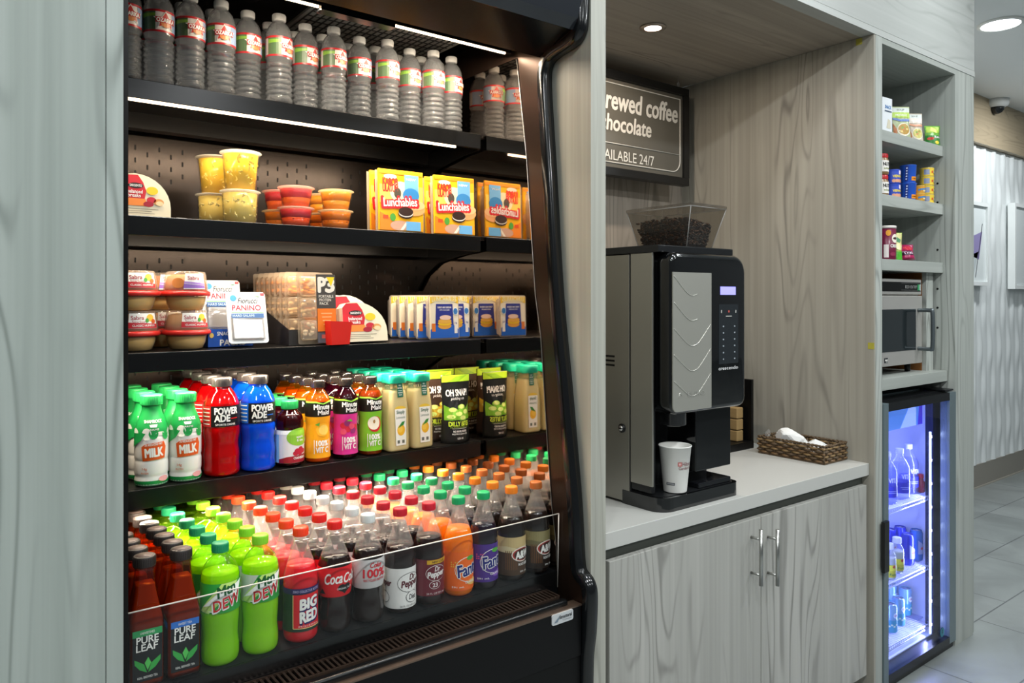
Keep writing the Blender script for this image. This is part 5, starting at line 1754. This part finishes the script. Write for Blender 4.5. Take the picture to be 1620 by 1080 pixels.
# ================================================================ snacks in the tall shelf unit
def boxed(w, d, h, base, artfn, gloss=.4):
    mb = MB().box(-w / 2, w / 2, -d / 2, d / 2, 0, h, mat(base, gloss), .0008)
    A = Art()
    artfn(A, w, h)
    A.bake(mb, y0=-d / 2, off=.0004)
    return [('box', mb.mesh('snack_box'), [])]
def right_at(px, y, w):
    return at(px, y)[0] - w / 2
def hh(px, p0, p1, y):
    return pt(px, p0, y).z - pt(px, p1, y).z
TA, TB, TC_ = SHZ[0] + .0008, SHZ[1] + .0008, SHZ[2] + .0008
def a_white(A, w, h):
    A.text('SNACK', w * .08, h * .76, w * .62, h * .09, M_('5a8ac0'), 1, .04)
    A.rect(w * .08, h * .65, w * .7, h * .035, M_('4a5a6a'), 1)
    A.poly([(-w * .1, h * .2), (w * .34, h * .2), (w * .3, h * .42), (w * .06, h * .45)], M_('cfc9b4'), 1)
    A.rect(-w * .2, h * .08, w * .2, h * .05, M_('2a5a9a'), 1)
h = hh(1405, 147, 207, .1)
place(boxed(.075, .05, h, 'dfe3e6', a_white), 'snack_box', 'white snack box with blue lettering, left on the top unit shelf', 'snack box', (right_at(1409, .1, .075), .12, TA), (0, 0, -.05), 'packets on the top unit shelf')
def a_grey(A, w, h):
    A.rect(0, h * .97, w, h * .05, M_('2a2c30'), 1)
    A.text('KIND', w * .2, h * .3, w * .4, h * .1, M_('6a3a5a'), 1, .03)
    A.rect(w * .2, h * .6, w * .4, h * .03, M_('8a8a90'), 1)
place(boxed(.07, .05, .13, 'c9ccd2', a_grey), 'snack_box', 'grey-white carton with dark top edge behind the soup packets', 'snack box', (right_at(1421, .20, .07), .215, TA), (0, 0, 0), 'packets on the top unit shelf')
def a_soup(c1, c2, c3):
    def f(A, w, h):
        A.rect(0, h * .84, w * .92, h * .25, M_('cdd4cf'), 1)
        A.text('SOUP', 0, h * .9, w * .4, h * .05, M_('5a6a5a'), 2, .02)
        A.rect(0, h * .74, w * .94, h * .17, M_(c1), 2)
        A.text('NOODLE', 0, h * .74, w * .6, h * .06, w_, 3, .03)
        A.poly([(-w * .45, h * .66), (-w * .1, h * .60), (w * .45, h * .62), (w * .45, h * .55), (-w * .1, h * .53), (-w * .45, h * .6)], M_(c2), 3)
        A.ell(w * .06, h * .28, w * .36, h * .20, M_('e6ddc8'), 3)
        A.ell(w * .06, h * .29, w * .31, h * .165, M_(c3), 4)
        for k in range(6):
            A.ell(w * (.06 + .16 * math.cos(k)), h * (.29 + .08 * math.sin(k * 1.7)), w * .07, h * .035, M_(['d8c070', '8aa84a', 'c88a4a'][k % 3]), 5, 10)
        A.poly([(-w * .45, h * .04), (-w * .45, h * .5), (-w * .3, h * .3), (-w * .3, h * .04)], M_('b06a3a'), 2)
    return f
h1, h2 = hh(1426, 158, 212, .085), hh(1448, 168, 216, .085)
place(pouch(.080, h1, .03, 'a9b48a', a_soup('a9c84a', '5a7ab8', 'b08a3a'), 4), 'soup_packet', 'soup packet with green band and bowl picture, taller of two', 'soup packet', (at(1426.5, .10)[0], .10, TA), (math.radians(-5), 0, -.6), 'soup packets')
place(pouch(.070, h2, .03, 'c4b8a4', a_soup('e4d8cc', 'd89a7a', 'c8c06a'), 6), 'soup_packet', 'soup packet with pink band and bowl picture, shorter of two', 'soup packet', (at(1448.5, .095)[0], .095, TA), (math.radians(-5), 0, -.6), 'soup packets')
def a_tall(A, w, h):
    A.rect(0, h * .88, w * .99, h * .22, M_('b82a22'), 1)
    A.ell(-w * .2, h * .88, w * .2, h * .06, M_('d8a03a'), 2)
    A.rect(0, h * .985, w * .99, h * .03, M_('2a1c18'), 2)
    A.text('Nutty', w * .1, h * .66, w * .7, h * .09, M_('c0302a'), 1, .05)
    A.rect(0, h * .22, w * .99, h * .4, M_('30343a'), 1)
    A.poly([(0, h * .05), (w * .48, h * .1), (w * .48, h * .34), (w * .1, h * .3)], M_('5a6a8a'), 2)
    A.rect(w * .2, h * .42, w * .5, h * .1, M_('cf4034'), 2)
hT = hh(1450, 156, 214, .17)
place(boxed(.075, .06, hT, 'd9d5d0', a_tall), 'snack_box', 'tall red, white and black box behind the soup packets', 'snack box', (at(1450, .19)[0], .19, TA), (0, 0, -.55), 'packets on the top unit shelf')
def a_green(A, w, h):
    A.rect(0, h * .8, w * .8, h * .3, M_('a8c83a'), 1)
    A.poly([(-w * .2, h * .75), (w * .2, h * .62), (w * .2, h * .8), (-w * .1, h * .95)], M_('e2e87a'), 2)
    A.rect(0, h * .28, w * .9, h * .45, M_('2a7a2c'), 1)
    A.ell(-w * .24, h * .34, w * .16, h * .07, M_('d83a2a'), 2)
    A.text('Kerrs', w * .18, h * .42, w * .4, h * .12, w_, 2, .04)
    A.ell(w * .1, h * .14, w * .14, h * .08, M_('e8d23a'), 2)
place(pouch(.072, hh(1475, 194, 226, .085), .05, '6aa83a', a_green, 2), 'snack_bag', 'green and lime snack bag at the end of the top unit shelf', 'snack bag', (at(1474.5, .078)[0], .078, TA), (0, 0, -.6))
# second shelf of the unit: jars and tins
def tin(r, h, base, artfn, lid='c9c9c4', cup=False):
    pr = [(r * (.86 if cup else .98), 0), (r * (.87 if cup else 1), .003), (r, h - .004), (r * 1.03, h - .0025), (r * 1.03, h - .0008), (r * .98, h)]
    mb = MB().lathe(pr, mat(base, .3), 36)
    mb.lathe([(r * .9, h), (r * .9, h + .0003)], mat(lid, .3, .8), 28)
    A = Art()
    artfn(A, r, h)
    A.bake(mb, rad(pr), .0006)
    return [('tin', mb.mesh('tin'), [])]
def a_vienna(A, r, h):
    A.rect(0, h * .5, r * 2.6, h * .92, M_('2a4ab8'), 0)
    A.rect(r * .5, h * .8, r * .7, h * .28, M_('e8d8e4'), 1)
    A.text('VIENNA', 0, h * .52, r * 1.5, h * .17, M_('f0d84a'), 2, .05)
    for k in range(4):
        A.ell(r * (-.6 + .4 * k), h * .2, r * .26, h * .12, M_('d89a7a'), 2 + k % 2, 12)
def a_bluecup(A, r, h):
    A.rect(-r * .9, h * .5, r * .34, h * .85, M_('1a2f80'), 1)
    for k in range(5):
        A.rect(-r * .9, h * (.2 + .15 * k), r * .18, h * .07, M_('c8d4f0'), 2)
    A.rect(r * .1, h * .22, r * .8, h * .22, M_('e8921c'), 1)
    A.text('original', r * .1, h * .22, r * .6, h * .09, M_('7a2a10'), 2, .02)
    A.poly([(r * .6, h * .1), (r * 1.2, h * .1), (r * 1.2, h * .8), (r * .9, h * .5)], M_('d8a84a'), 1)
def a_yellow(A, r, h):
    A.rect(0, h * .5, r * 2.8, h * .84, M_('e4c43a'), 0)
    A.rect(-r * .8, h * .5, r * .8, h * .6, M_('8a94b0'), 1)
    A.ell(r * .7, h * .45, r * .36, h * .3, M_('5a2a18'), 1)
    A.text('Dips', r * .7, h * .45, r * .5, h * .28, w_, 2, .05)
    A.ell(r * .05, h * .5, r * .14, h * .16, M_('c8321e'), 1)
def a_orange(A, r, h):
    A.rect(0, h * .5, r * 2.8, h * .6, M_('e0982a'), 0)
    A.poly([(-r, h * .3), (r, h * .5), (r, h * .7), (-r, h * .55)], M_('4a86b8'), 1)
    A.rect(r * .2, h * .3, r * .6, h * .2, M_('f0d8a0'), 2)
def stack(proto, name, cat, px0, px1, y, tops, z, labs, grp):
    xc_ = at((px0 + px1) / 2, y)[0]
    zz = z
    for k, lab in enumerate(labs):
        place(proto[0], name, lab, cat, (xc_, y, zz), (0, 0, -.35), grp)
        zz += proto[1] + .0006
def sized(fn, px0, px1, y, h, **kw):
    r = (px1 - px0) / 2 * at((px0 + px1) / 2, y)[1] / F
    return (fn[0](r, h, fn[1], fn[2], **kw), h)
hv = hh(1412, 284, 306.5, .10)
stack(sized((tin, '2a4ab8', a_vienna), 1401, 1423, .10, hv), 'sausage_tin', 'tin', 1401, 1423, .10, 0, TB, ('lower blue tin with yellow lettering beside the red-lidded jars', 'upper blue tin with yellow lettering beside the red-lidded jars'), 'blue sausage tins')
hb = hh(1435, 283.5, 311.5, .095)
stack(sized((tin, '2354b8', a_bluecup), 1424.5, 1448.5, .095, hb, cup=True), 'snack_cup', 'snack cup', 1424.5, 1448.5, .095, 0, TB, ('lower blue snack cup with orange flash', 'upper blue snack cup with orange flash'), 'blue snack cups')
hy = hh(1467, 294.5, 308.3, .10)
stack(sized((tin, 'd8c060', a_yellow), 1457, 1477, .09, hy), 'dip_tin', 'tin', 1456, 1476, .09, 0, TB, ('bottom yellow dip tin of the stack of four', 'second yellow dip tin from the bottom of four', 'third yellow dip tin from the bottom of four', 'topmost yellow dip tin of the stack of four'), 'yellow dip tins')
ho = hh(1455, 302, 314, .07)
stack(sized((tin, 'd8a84a', a_orange), 1447, 1463, .067, ho, cup=True), 'dip_cup', 'tin', 1447.5, 1462.5, .067, 0, TB, ('lower orange dip cup in front of the yellow tins', 'upper orange dip cup in front of the yellow tins'), 'orange dip cups')
jr = .031
jp = [(.028, 0), (jr, .004), (jr, .060), (.027, .068), (.027, .0685)]
def a_jar(A, r, h):
    A.rect(0, .034, .08, .045, M_('e6e2da'), 0)
    A.text('NUTS', .004, .042, .036, .013, M_('1c1c1c'), 1, .06)
    A.text('salted', .004, .025, .03, .008, M_('7a8a2a'), 1, .03)
mb = MB().lathe(jp, mat('8a6a44', .3), 32)
A = Art()
a_jar(A, jr, .07)
A.bake(mb, rad(jp), .0006)
jar = [('jar', mb.mesh('jar'), []), ('lid', cap_mesh(.0285, .0682, .0855, M_('c02a30', .35), 40).mesh('jar_lid'), [])]
xj = at(1392.5, .10)[0]
for k in range(2):
    place(jar, 'nut_jar', ['lower small jar with red lid at the left of its shelf', 'upper small jar with red lid at the left of its shelf'][k], 'jar', (xj, .10, TB + k * .0866), (0, 0, -.3), 'red-lidded nut jars')
# third shelf of the unit
def a_chip(A, r, h):
    A.ell(.010, h * .62, .017, .018, M_('f0e6d8'), 1)
    A.ell(.010, h * .62, .012, .005, M_('3a1c18'), 2)
    A.text('CRISPS', .008, h * .40, .040, .012, w_, 1, .04)
    A.rect(-.028, h * .25, .018, h * .38, M_('e6dcd8'), 1)
    A.ell(-.02, h * .78, .010, .012, M_('e09a2a'), 1)
    A.ell(.0, h * .16, .014, .008, M_('8a2a4a'), 1)
hc = hh(1402, 356, 409.5, .085)
pr = [(.0355, 0), (.0365, .002), (.0365, hc - .012), (.0378, hc - .011), (.0378, hc - .001), (.036, hc)]
mb = MB().lathe(pr[:3], mat('6e1838', .3), 36)
A = Art()
a_chip(A, .0365, hc)
A.bake(mb, rad(pr), .0006)
place([('can', mb.mesh('crisp_can'), []), ('lid', MB().lathe(pr[3:], mat('d9d4cc', .35), 36).mesh('lid'), [])], 'crisp_can', 'maroon crisp can with pale lid on the third unit shelf', 'crisp can', (at(1409, .09)[0] - .0375, .09, TC_), (0, 0, -.35))
def a_gbag(A, w, h):
    A.rect(0, h * .72, w * .92, h * .5, M_('cfc98a'), 1)
    A.poly([(-w * .4, h * .75), (w * .2, h * .62), (w * .35, h * .74), (-w * .1, h * .9)], M_('2f7a4a'), 2)
    A.ell(w * .1, h * .48, w * .3, h * .12, M_('e2dca0'), 2)
    A.rect(0, h * .16, w * .95, h * .3, M_('4aa82c'), 1)
place(pouch(.062, hh(1416, 366, 410, .075), .05, '9ab84a', a_gbag, 5), 'snack_bag', 'pale yellow and green snack bag beside the maroon can', 'snack bag', (at(1416, .085)[0], .085, TC_), (0, 0, -.5))
def a_mbag(A, w, h):
    A.rect(-w * .1, h * .35, w * .7, h * .3, M_('3a1030'), 1)
    A.text('Trail', -w * .05, h * .36, w * .5, h * .18, M_('e0c8d8'), 2, .03)
    A.ell(w * .1, h * .72, w * .3, h * .16, M_('c0243a'), 1)
place(pouch(.075, hh(1436, 386, 411, .085), .06, 'a01850', a_mbag, 8), 'snack_bag', 'magenta snack bag slumped beside the green one', 'snack bag', (at(1434, .10)[0], .10, TC_), (math.radians(-14), 0, -.6))
# ================================================================ microwave
ym = .082
mx1 = at(1457.5, ym)[0]
mx0 = XU0 + .012
mz1, mz0 = pt(1394, 440, ym).z, pt(1394, 580.5, ym).z
t = thing('microwave_oven', 'stainless steel microwave oven on the unit shelf above the fridge', 'microwave', ((mx0 + mx1) / 2, .32, SHZ[3]))
SST = mat('cfccc6', .36, .65, bump=.03, bscale=80)
part('body', MB().box(mx0, mx1, ym + .012, .52, mz0, mz1, mat('8f8d88', .35, .8), .002), t)
zc = pt(1394, 465.5, ym).z
cpn = MB().box(mx0, mx1, ym, ym + .012, zc, mz1, SST, .003)
zca, zcb = pt(1394, 445, ym).z, pt(1394, 460.5, ym).z
cpn.box(mx0 + .004, mx1 - .008, ym - .0012, ym, zcb, zca, BLACK)
A = Art()
hC = zca - zcb
A.rect(mx1 - .030, (zca + zcb) / 2 - .002, .018, hC * .66, mat('3a9a62', .4), 1)
A.rect(mx1 - .016, (zca + zcb) / 2 - .002, .010, hC * .66, mat('b9bcb8', .4), 1)
for k in range(9):
    A.text(str((k + 1) % 10), mx1 - .145 + .0118 * k, (zca + zcb) / 2, .005, hC * .34, mat('c9c9c6', .4), 1, .0)
A.rect(mx1 - .10, zcb + hC * .14, .17, .0008, mat('8a8a88', .4), 1)
A.rect(mx1 - .10, zcb + hC * .90, .17, .0008, mat('8a8a88', .4), 1)
A.bake(cpn, y0=ym - .0012)
part('control_panel', cpn, t, 'black control strip with green button')
zd1 = pt(1394, 467.5, ym).z
dm = part('door', MB().box(mx0, mx1, ym - .004, ym + .012, mz0, zd1, SST, .003), t)
wz1, wz0 = pt(1394, 489.5, ym).z, pt(1394, 557.5, ym).z
wx1 = at(1447, ym)[0]
part('window', MB().box(mx0 + .004, wx1, ym - .0052, ym - .003, wz0, wz1, mat('1e2426', .05, coat=.5)), dm, 'dark glass window')
hx = at(1451, ym)[0]
hz1, hz0 = pt(1456, 489, ym).z - .004, pt(1456, 552, ym).z + .004
hd = MB().tube(smooth3([(hx, ym - .004, hz1), (hx, ym - .05, hz1), (hx, ym - .062, hz1 - .012), (hx, ym - .062, hz0 + .012), (hx, ym - .05, hz0), (hx, ym - .004, hz0)], 5), .0085, mat('5f676a', .3, .6), 12)
part('handle', hd, dm, 'grey loop handle')
bx_, bz_ = at(1400, ym)[0], pt(1400, 570, ym).z
bg_ = MB().box(bx_ - .014, bx_ + .014, ym - .0052, ym - .0035, bz_ - .010, bz_ + .010, mat('2f3234', .4))
A = Art()
A.text('Amana', bx_, bz_ + .002, .022, .009, w_, 1, .02, .2)
A.rect(bx_ + .003, bz_ - .006, .014, .0015, w_, 1)
part('badge', A.bake(bg_, y0=ym - .0052), dm)
for xx in (mx0 + .03, mx1 - .04):
    for y_ in (ym + .04, .48):
        part('foot', MB().lathe([(.011, SHZ[3] + .0005), (.013, mz0)], BLACK, 14, M=Matrix.Translation((xx, y_, 0))), t)
# ================================================================ glass door fridge
yf = -.008
fx0, fx1 = XU0 + .003, at(1512.5, yf)[0]
fx1 = min(fx1, XU1 - .002)
FZ = pt(1394, 640, yf).z
t = thing('glass_door_fridge', 'black glass-door fridge lit blue inside, under the microwave', 'fridge', ((fx0 + fx1) / 2, .3, 0))
FB = mat('101113', .3)
LIN = mat('dfe3f2', .35)
yb_ = .55
part('cabinet', MB().box(fx0, fx1, .032, yb_ + .02, FZ - .02, FZ + .004, FB).box(fx0, fx0 + .02, .032, yb_ + .02, .02, FZ - .02, FB).box(fx1 - .012, fx1, .032, yb_ + .02, .02, FZ - .02, FB).box(fx0, fx1, yb_, yb_ + .02, .02, FZ - .02, FB).box(fx0, fx1, .032, yb_ + .02, .0, .05, FB)
     .box(fx0, fx1 - .10, .10, .14, FZ + .004, FZ + .010, mat('6a7a80', .3, .5)), t)  # grey strip paints in the reflection along the cabinet's top edge
ix0, ix1 = fx0 + .021, fx1 - .013
part('liner', MB().box(ix0, ix1, yb_ - .004, yb_ - .001, .051, FZ - .021, LIN).box(ix0, ix0 + .003, .06, yb_ - .004, .051, FZ - .021, LIN).box(ix1 - .003, ix1, .06, yb_ - .004, .051, FZ - .021, LIN).box(ix0, ix1, .06, yb_ - .004, .051, .056, LIN).box(ix0, ix1, .06, yb_ - .004, FZ - .026, FZ - .021, LIN), t, 'white inner lining')
part('door_jamb', MB().box(ix1 - .06, ix1 - .003, .055, .062, .056, FZ - .026, mat('20264a', .2, .3)).box(ix1 - .006, ix1 - .003, .062, .11, .056, FZ - .026, mat('20264a', .15, .4)), t, 'dark reflecting jamb')
zdo = .032
lx = at(1406, yf)[0]
rx = at(1502.5, yf)[0]
gz1, gz0 = pt(1406.5, 649.5, yf).z - .004, .062
DGR = mat('6c7a7e', .32, .3)
fd = part('door', MB().box(fx0, lx, yf, .03, zdo, FZ, DGR, .001).box(rx, fx1, yf, .03, zdo, FZ, DGR, .001).box(lx, rx, yf, .03, gz1, FZ, FB).box(lx, rx, yf, .03, zdo, gz0, FB), t, 'grey and black door frame')
part('pane', MB().box(lx, rx, .002, .006, gz0, gz1, clear('eef2ff', .0, .8, .01, 'fridge_glass')), fd, 'clear glass pane')
h0, h1_ = pt(1400, 906, yf - .01).z, pt(1398, 826, yf - .01).z
part('handle', MB().box(at(1393.8, yf)[0], at(1401.5, yf)[0], yf - .014, yf - .0002, h0, h1_, mat('08090a', .3), .002), fd, 'black door handle')
part('hinge', MB().box(fx1 - .085, fx1 - .005, .0, .09, FZ + .0045, FZ + .012, FB, .002), t)
q = pt(1490.5, 1000, .001)
stk_ = MB().lathe([(.021, 0), (.021, .0006)], mat('1a3a5a', .3), 28, M=Matrix.Translation((q.x, .0018, q.z)) @ Matrix.Rotation(math.pi / 2, 4, 'X'))
A = Art()
A.ell(0, 0, .018, .018, mat('2a7a8a', .4), 1)
A.poly([(-.004, .010), (.006, .014), (.001, .002), (.006, .002), (-.006, -.015), (-.001, -.002), (-.007, -.002)], mat('0a1a2a', .4), 2)
A.bake(stk_, y0=.0012, M=Matrix.Translation((q.x, 0, q.z)))
part('door_sticker', stk_, fd, 'small round blue sticker')
part('kick_plate', MB().box(fx0, fx1, .005, .032, .002, zdo - .002, FB), t)
hzb = pt(1407, 681, .075).z
hxe = at(1458, .075)[0]
hdm = MB().box(ix0 + .004, hxe, .072, .078, hzb, FZ - .03, mat('5c8fe0', .3, emit=.9))
A = Art()
A.poly([(hxe - .2, hzb), (hxe - .06, hzb), (hxe - .06, FZ - .06), (hxe - .12, FZ - .05)], mat('a9c4f4', .3, emit=1.0), 1)
A.poly([(hxe - .045, hzb), (hxe - .001, hzb), (hxe - .001, FZ - .032), (hxe - .03, FZ - .032)], mat('4a3ac4', .3, emit=.9), 1)
A.bake(hdm, y0=.072)
part('header_panel', hdm, t, 'backlit sky-blue header panel')
# LED column
lxp = at(1472, .048)[0]
lz1, lz0 = pt(1472, 683, .048).z, pt(1472, 1002, .048).z
LB_ = mat('a9b4ff', .4, emit=6.)
led = MB().box(lxp - .004, lxp + .004, .046, .052, lz0, lz1, LB_)
for k in range(9):
    led.ball((lxp, .0455, lz1 - .02 - k * (lz1 - lz0 - .03) / 8.3), (.006, .003, .006), mat('f4f6ff', .4, emit=40.), 12, 8)
led = part('light_strip', led, t, 'bright blue-white light strip')
a_ = area('strip_lamp', (lxp - .006, .060, (lz0 + lz1) / 2), .02, 13, (.42, .46, 1.), (0, 0, 0), lz1 - lz0, parent=led)
a_.data.energy = 5
a_.rotation_euler = Matrix(((0, 0, 1), (1, 0, 0), (0, 1, 0))).to_euler()
# aim the strip lamp into the cabinet (towards -x, +y)
dirv = Vector((-.75, .66, 0))
a_.rotation_euler = dirv.to_track_quat('-Z', 'Y').to_euler()
a_.location = Vector((lxp - .008, .064, (lz0 + lz1) / 2)) - t.location
b_ = area('strip_lamp', (0, 0, 0), .02, 2.6, (.42, .46, 1.), (0, 0, 0), lz1 - lz0, parent=led)
b_.rotation_euler = Vector((.8, .6, 0)).to_track_quat('-Z', 'Y').to_euler()
b_.location = Vector((ix0 + .012, .066, (lz0 + lz1) / 2)) - t.location
# wire shelves
FS = []
WIRE = mat('e2e6f4', .25, .3)
for px, py in ((1405, 806), (1404, 924), (1403, 1024)):
    z = pt(px, py, .075).z
    FS.append(z + .0035)
    ws = MB()
    ws.tube([(ix0 + .004, .072, z), (ix1 - .07, .072, z)], .003, WIRE, 6)
    ws.tube([(ix0 + .004, .072, z - .016), (ix1 - .07, .072, z - .016)], .003, WIRE, 6)
    for k in range(30):
        x = ix0 + .006 + k * (ix1 - ix0 - .08) / 29
        ws.tube([(x, .072, z - .016), (x, .072, z), (x, yb_ - .01, z)], .0016, WIRE, 5)
    ws.tube([(ix0 + .004, yb_ - .01, z), (ix1 - .07, yb_ - .01, z)], .003, WIRE, 6)
    ws.box(ix1 - .07, ix1 - .003, .12, .5, z - .004, z, clear('e8ecff', .2, 1, .1, 'shelf_wing'))
    part('wire_shelf', ws, t)
# contents
bp = smoothprof([(.034, 0), (.039, .005), (.040, .02), (.040, .12), (.038, .14), (.026, .165), (.0155, .18), (.0145, .19), (.0145, .20)], 3)
lb = MB()
ring(lb, bp, .03, .075, M_('3a3ab8', .3))
A = Art()
A.text('VITAL', .004, .10, .05, .018, M_('e8ecff'), 1, .04)
A.rect(.0, .055, .05, .002, M_('c8d0ff'), 1)
A.rect(.0, .048, .04, .002, M_('c8d0ff'), 1)
A.bake(lb, rad(bp), .0008)
fb_ = bottle(bp, .15, clear('dfe4ff', .08, .8, .03, 'flavoured_water', 1.33), PET, lb, cap_mesh(.0165, .192, .212, M_('e9ecf4')))
def fpos(px, y): return max(at(px, y)[0], ix0 + .046)
for k, (px, y) in enumerate(((1423, .125), (1437, .147), (1402.5, .125))):
    place(fb_, 'water_bottle', ['large clear bottle with blue band at the front of the fridge top shelf', 'large clear bottle with blue band, fridge top shelf, nearest the light strip', 'large clear bottle with blue band, fridge top shelf, at the door frame'][k], 'bottle', (fpos(px, y), y, FS[0]), (0, 0, -.4), 'large clear bottles in the fridge')
sp_ = [(.017, 0), (.018, .003), (.018, .045), (.012, .05), (.012, .062)]
mb = MB().lathe(sp_, mat('9a1c34', .3), 24)
place([('bottle', mb.mesh('shot'), []), ('cap', cap_mesh(.0135, .062, .078, M_('d02a3c')).mesh('cap'), [])], 'shot_bottle', 'tiny red-capped bottle at the right of the fridge top shelf', 'bottle', (fpos(1456, .12), .12, FS[0]), (0, 0, 0))
cp_ = [(.022, 0), (.0255, .004), (.0262, .012), (.0262, .118), (.0225, .128), (.0225, .131), (.0205, .1305), (.0205, .128)]
def can(base, artfn, k=1., m_=.3):
    mb = MB().lathe([(r, z * k) for r, z in cp_], mat(base, .25, m_), 32)
    A = Art()
    artfn(A)
    A.bake(mb, rad([(r, z * k) for r, z in cp_]), .0007)
    return [('can', mb.mesh('can'), []), ('lid', MB().lathe([(.0205, .1275 * k), (.0205, .1282 * k)], mat('c9ccd2', .25, 1.), 24).box(-.006, .006, -.012, .004, .1283 * k, .1293 * k, mat('c9ccd2', .25, 1.)).mesh('can_lid'), [])]
def a_eng(A):
    A.poly([(-.012, .03), (.03, .03), (.03, .06), (-.012, .09)], M_('9aa2b8'), 1)
    A.ell(.006, .055, .008, .006, M_('c02a3a'), 2)
def a_aqua(A):
    A.rect(0, .03, .075, .05, M_('3a9aa8'), 1)
    A.ell(.008, .075, .012, .012, M_('e4eef2'), 1)
    A.text('LOU', .008, .075, .016, .007, M_('b03048'), 2, .04)
    for k in range(5):
        A.ell(-.02 + .01 * k, .03 + .006 * (k % 2), .005, .004, M_('d8e8c0'), 2, 10)
c_blue = can('2730b0', a_eng)
c_lb = can('3a7ac0', a_eng)
c_aq = can('8fbfd8', a_aqua, .9)
for k, (pr, px, y, lab) in enumerate(((c_blue, 1436, .13, 'dark blue slim can at the front of the fridge middle shelf'), (c_lb, 1449.5, .135, 'lighter blue slim can beside the dark blue one'), (c_blue, 1424, .20, 'dark blue slim can behind the yellow-labelled bottles'), (c_blue, 1408, .21, 'dark blue slim can far left on the fridge middle shelf'))):
    place(pr, 'drink_can', lab, 'can', (fpos(px, y), y, FS[1]), (0, 0, -.4), 'slim cans on the fridge middle shelf')
tb = smoothprof([(.022, 0), (.026, .004), (.027, .015), (.027, .085), (.022, .105), (.015, .118), (.0145, .125)], 3)
lb = MB()
ring(lb, tb, .012, .062, M_('c8c02a', .3))
A = Art()
A.rect(.0, .050, .05, .022, M_('e6e23a'), 1)
A.ell(.004, .055, .006, .006, M_('b82a2a'), 2)
A.text('Fuze', .002, .024, .03, .009, M_('2a7a3a'), 2, .02)
A.bake(lb, rad(tb), .0008)
yb2 = bottle(tb, .09, drink('cfd6c8', .3), PET, lb, cap_mesh(.0175, .122, .145, M_('e9ecf4')))
for k, (px, y) in enumerate(((1419, .115), (1406, .10))):
    place(yb2, 'juice_bottle', ['small white-capped bottle with yellow label, nearer the dark can', 'small white-capped bottle with yellow label, at the door edge'][k], 'bottle', (fpos(px, y), y, FS[1]), (0, 0, -.5), 'yellow-labelled bottles in the fridge')
for k, (px, y) in enumerate(((1408.5, .135), (1421, .146), (1432, .178), (1410, .236))):
    place(c_aq, 'drink_can', ['aqua can at the front of the fridge bottom shelf', 'second aqua can on the fridge bottom shelf', 'rightmost aqua can on the fridge bottom shelf', 'aqua can behind the front two on the bottom shelf'][k], 'can', (fpos(px, y), y, FS[2]), (0, 0, -.5), 'aqua cans on the fridge bottom shelf')
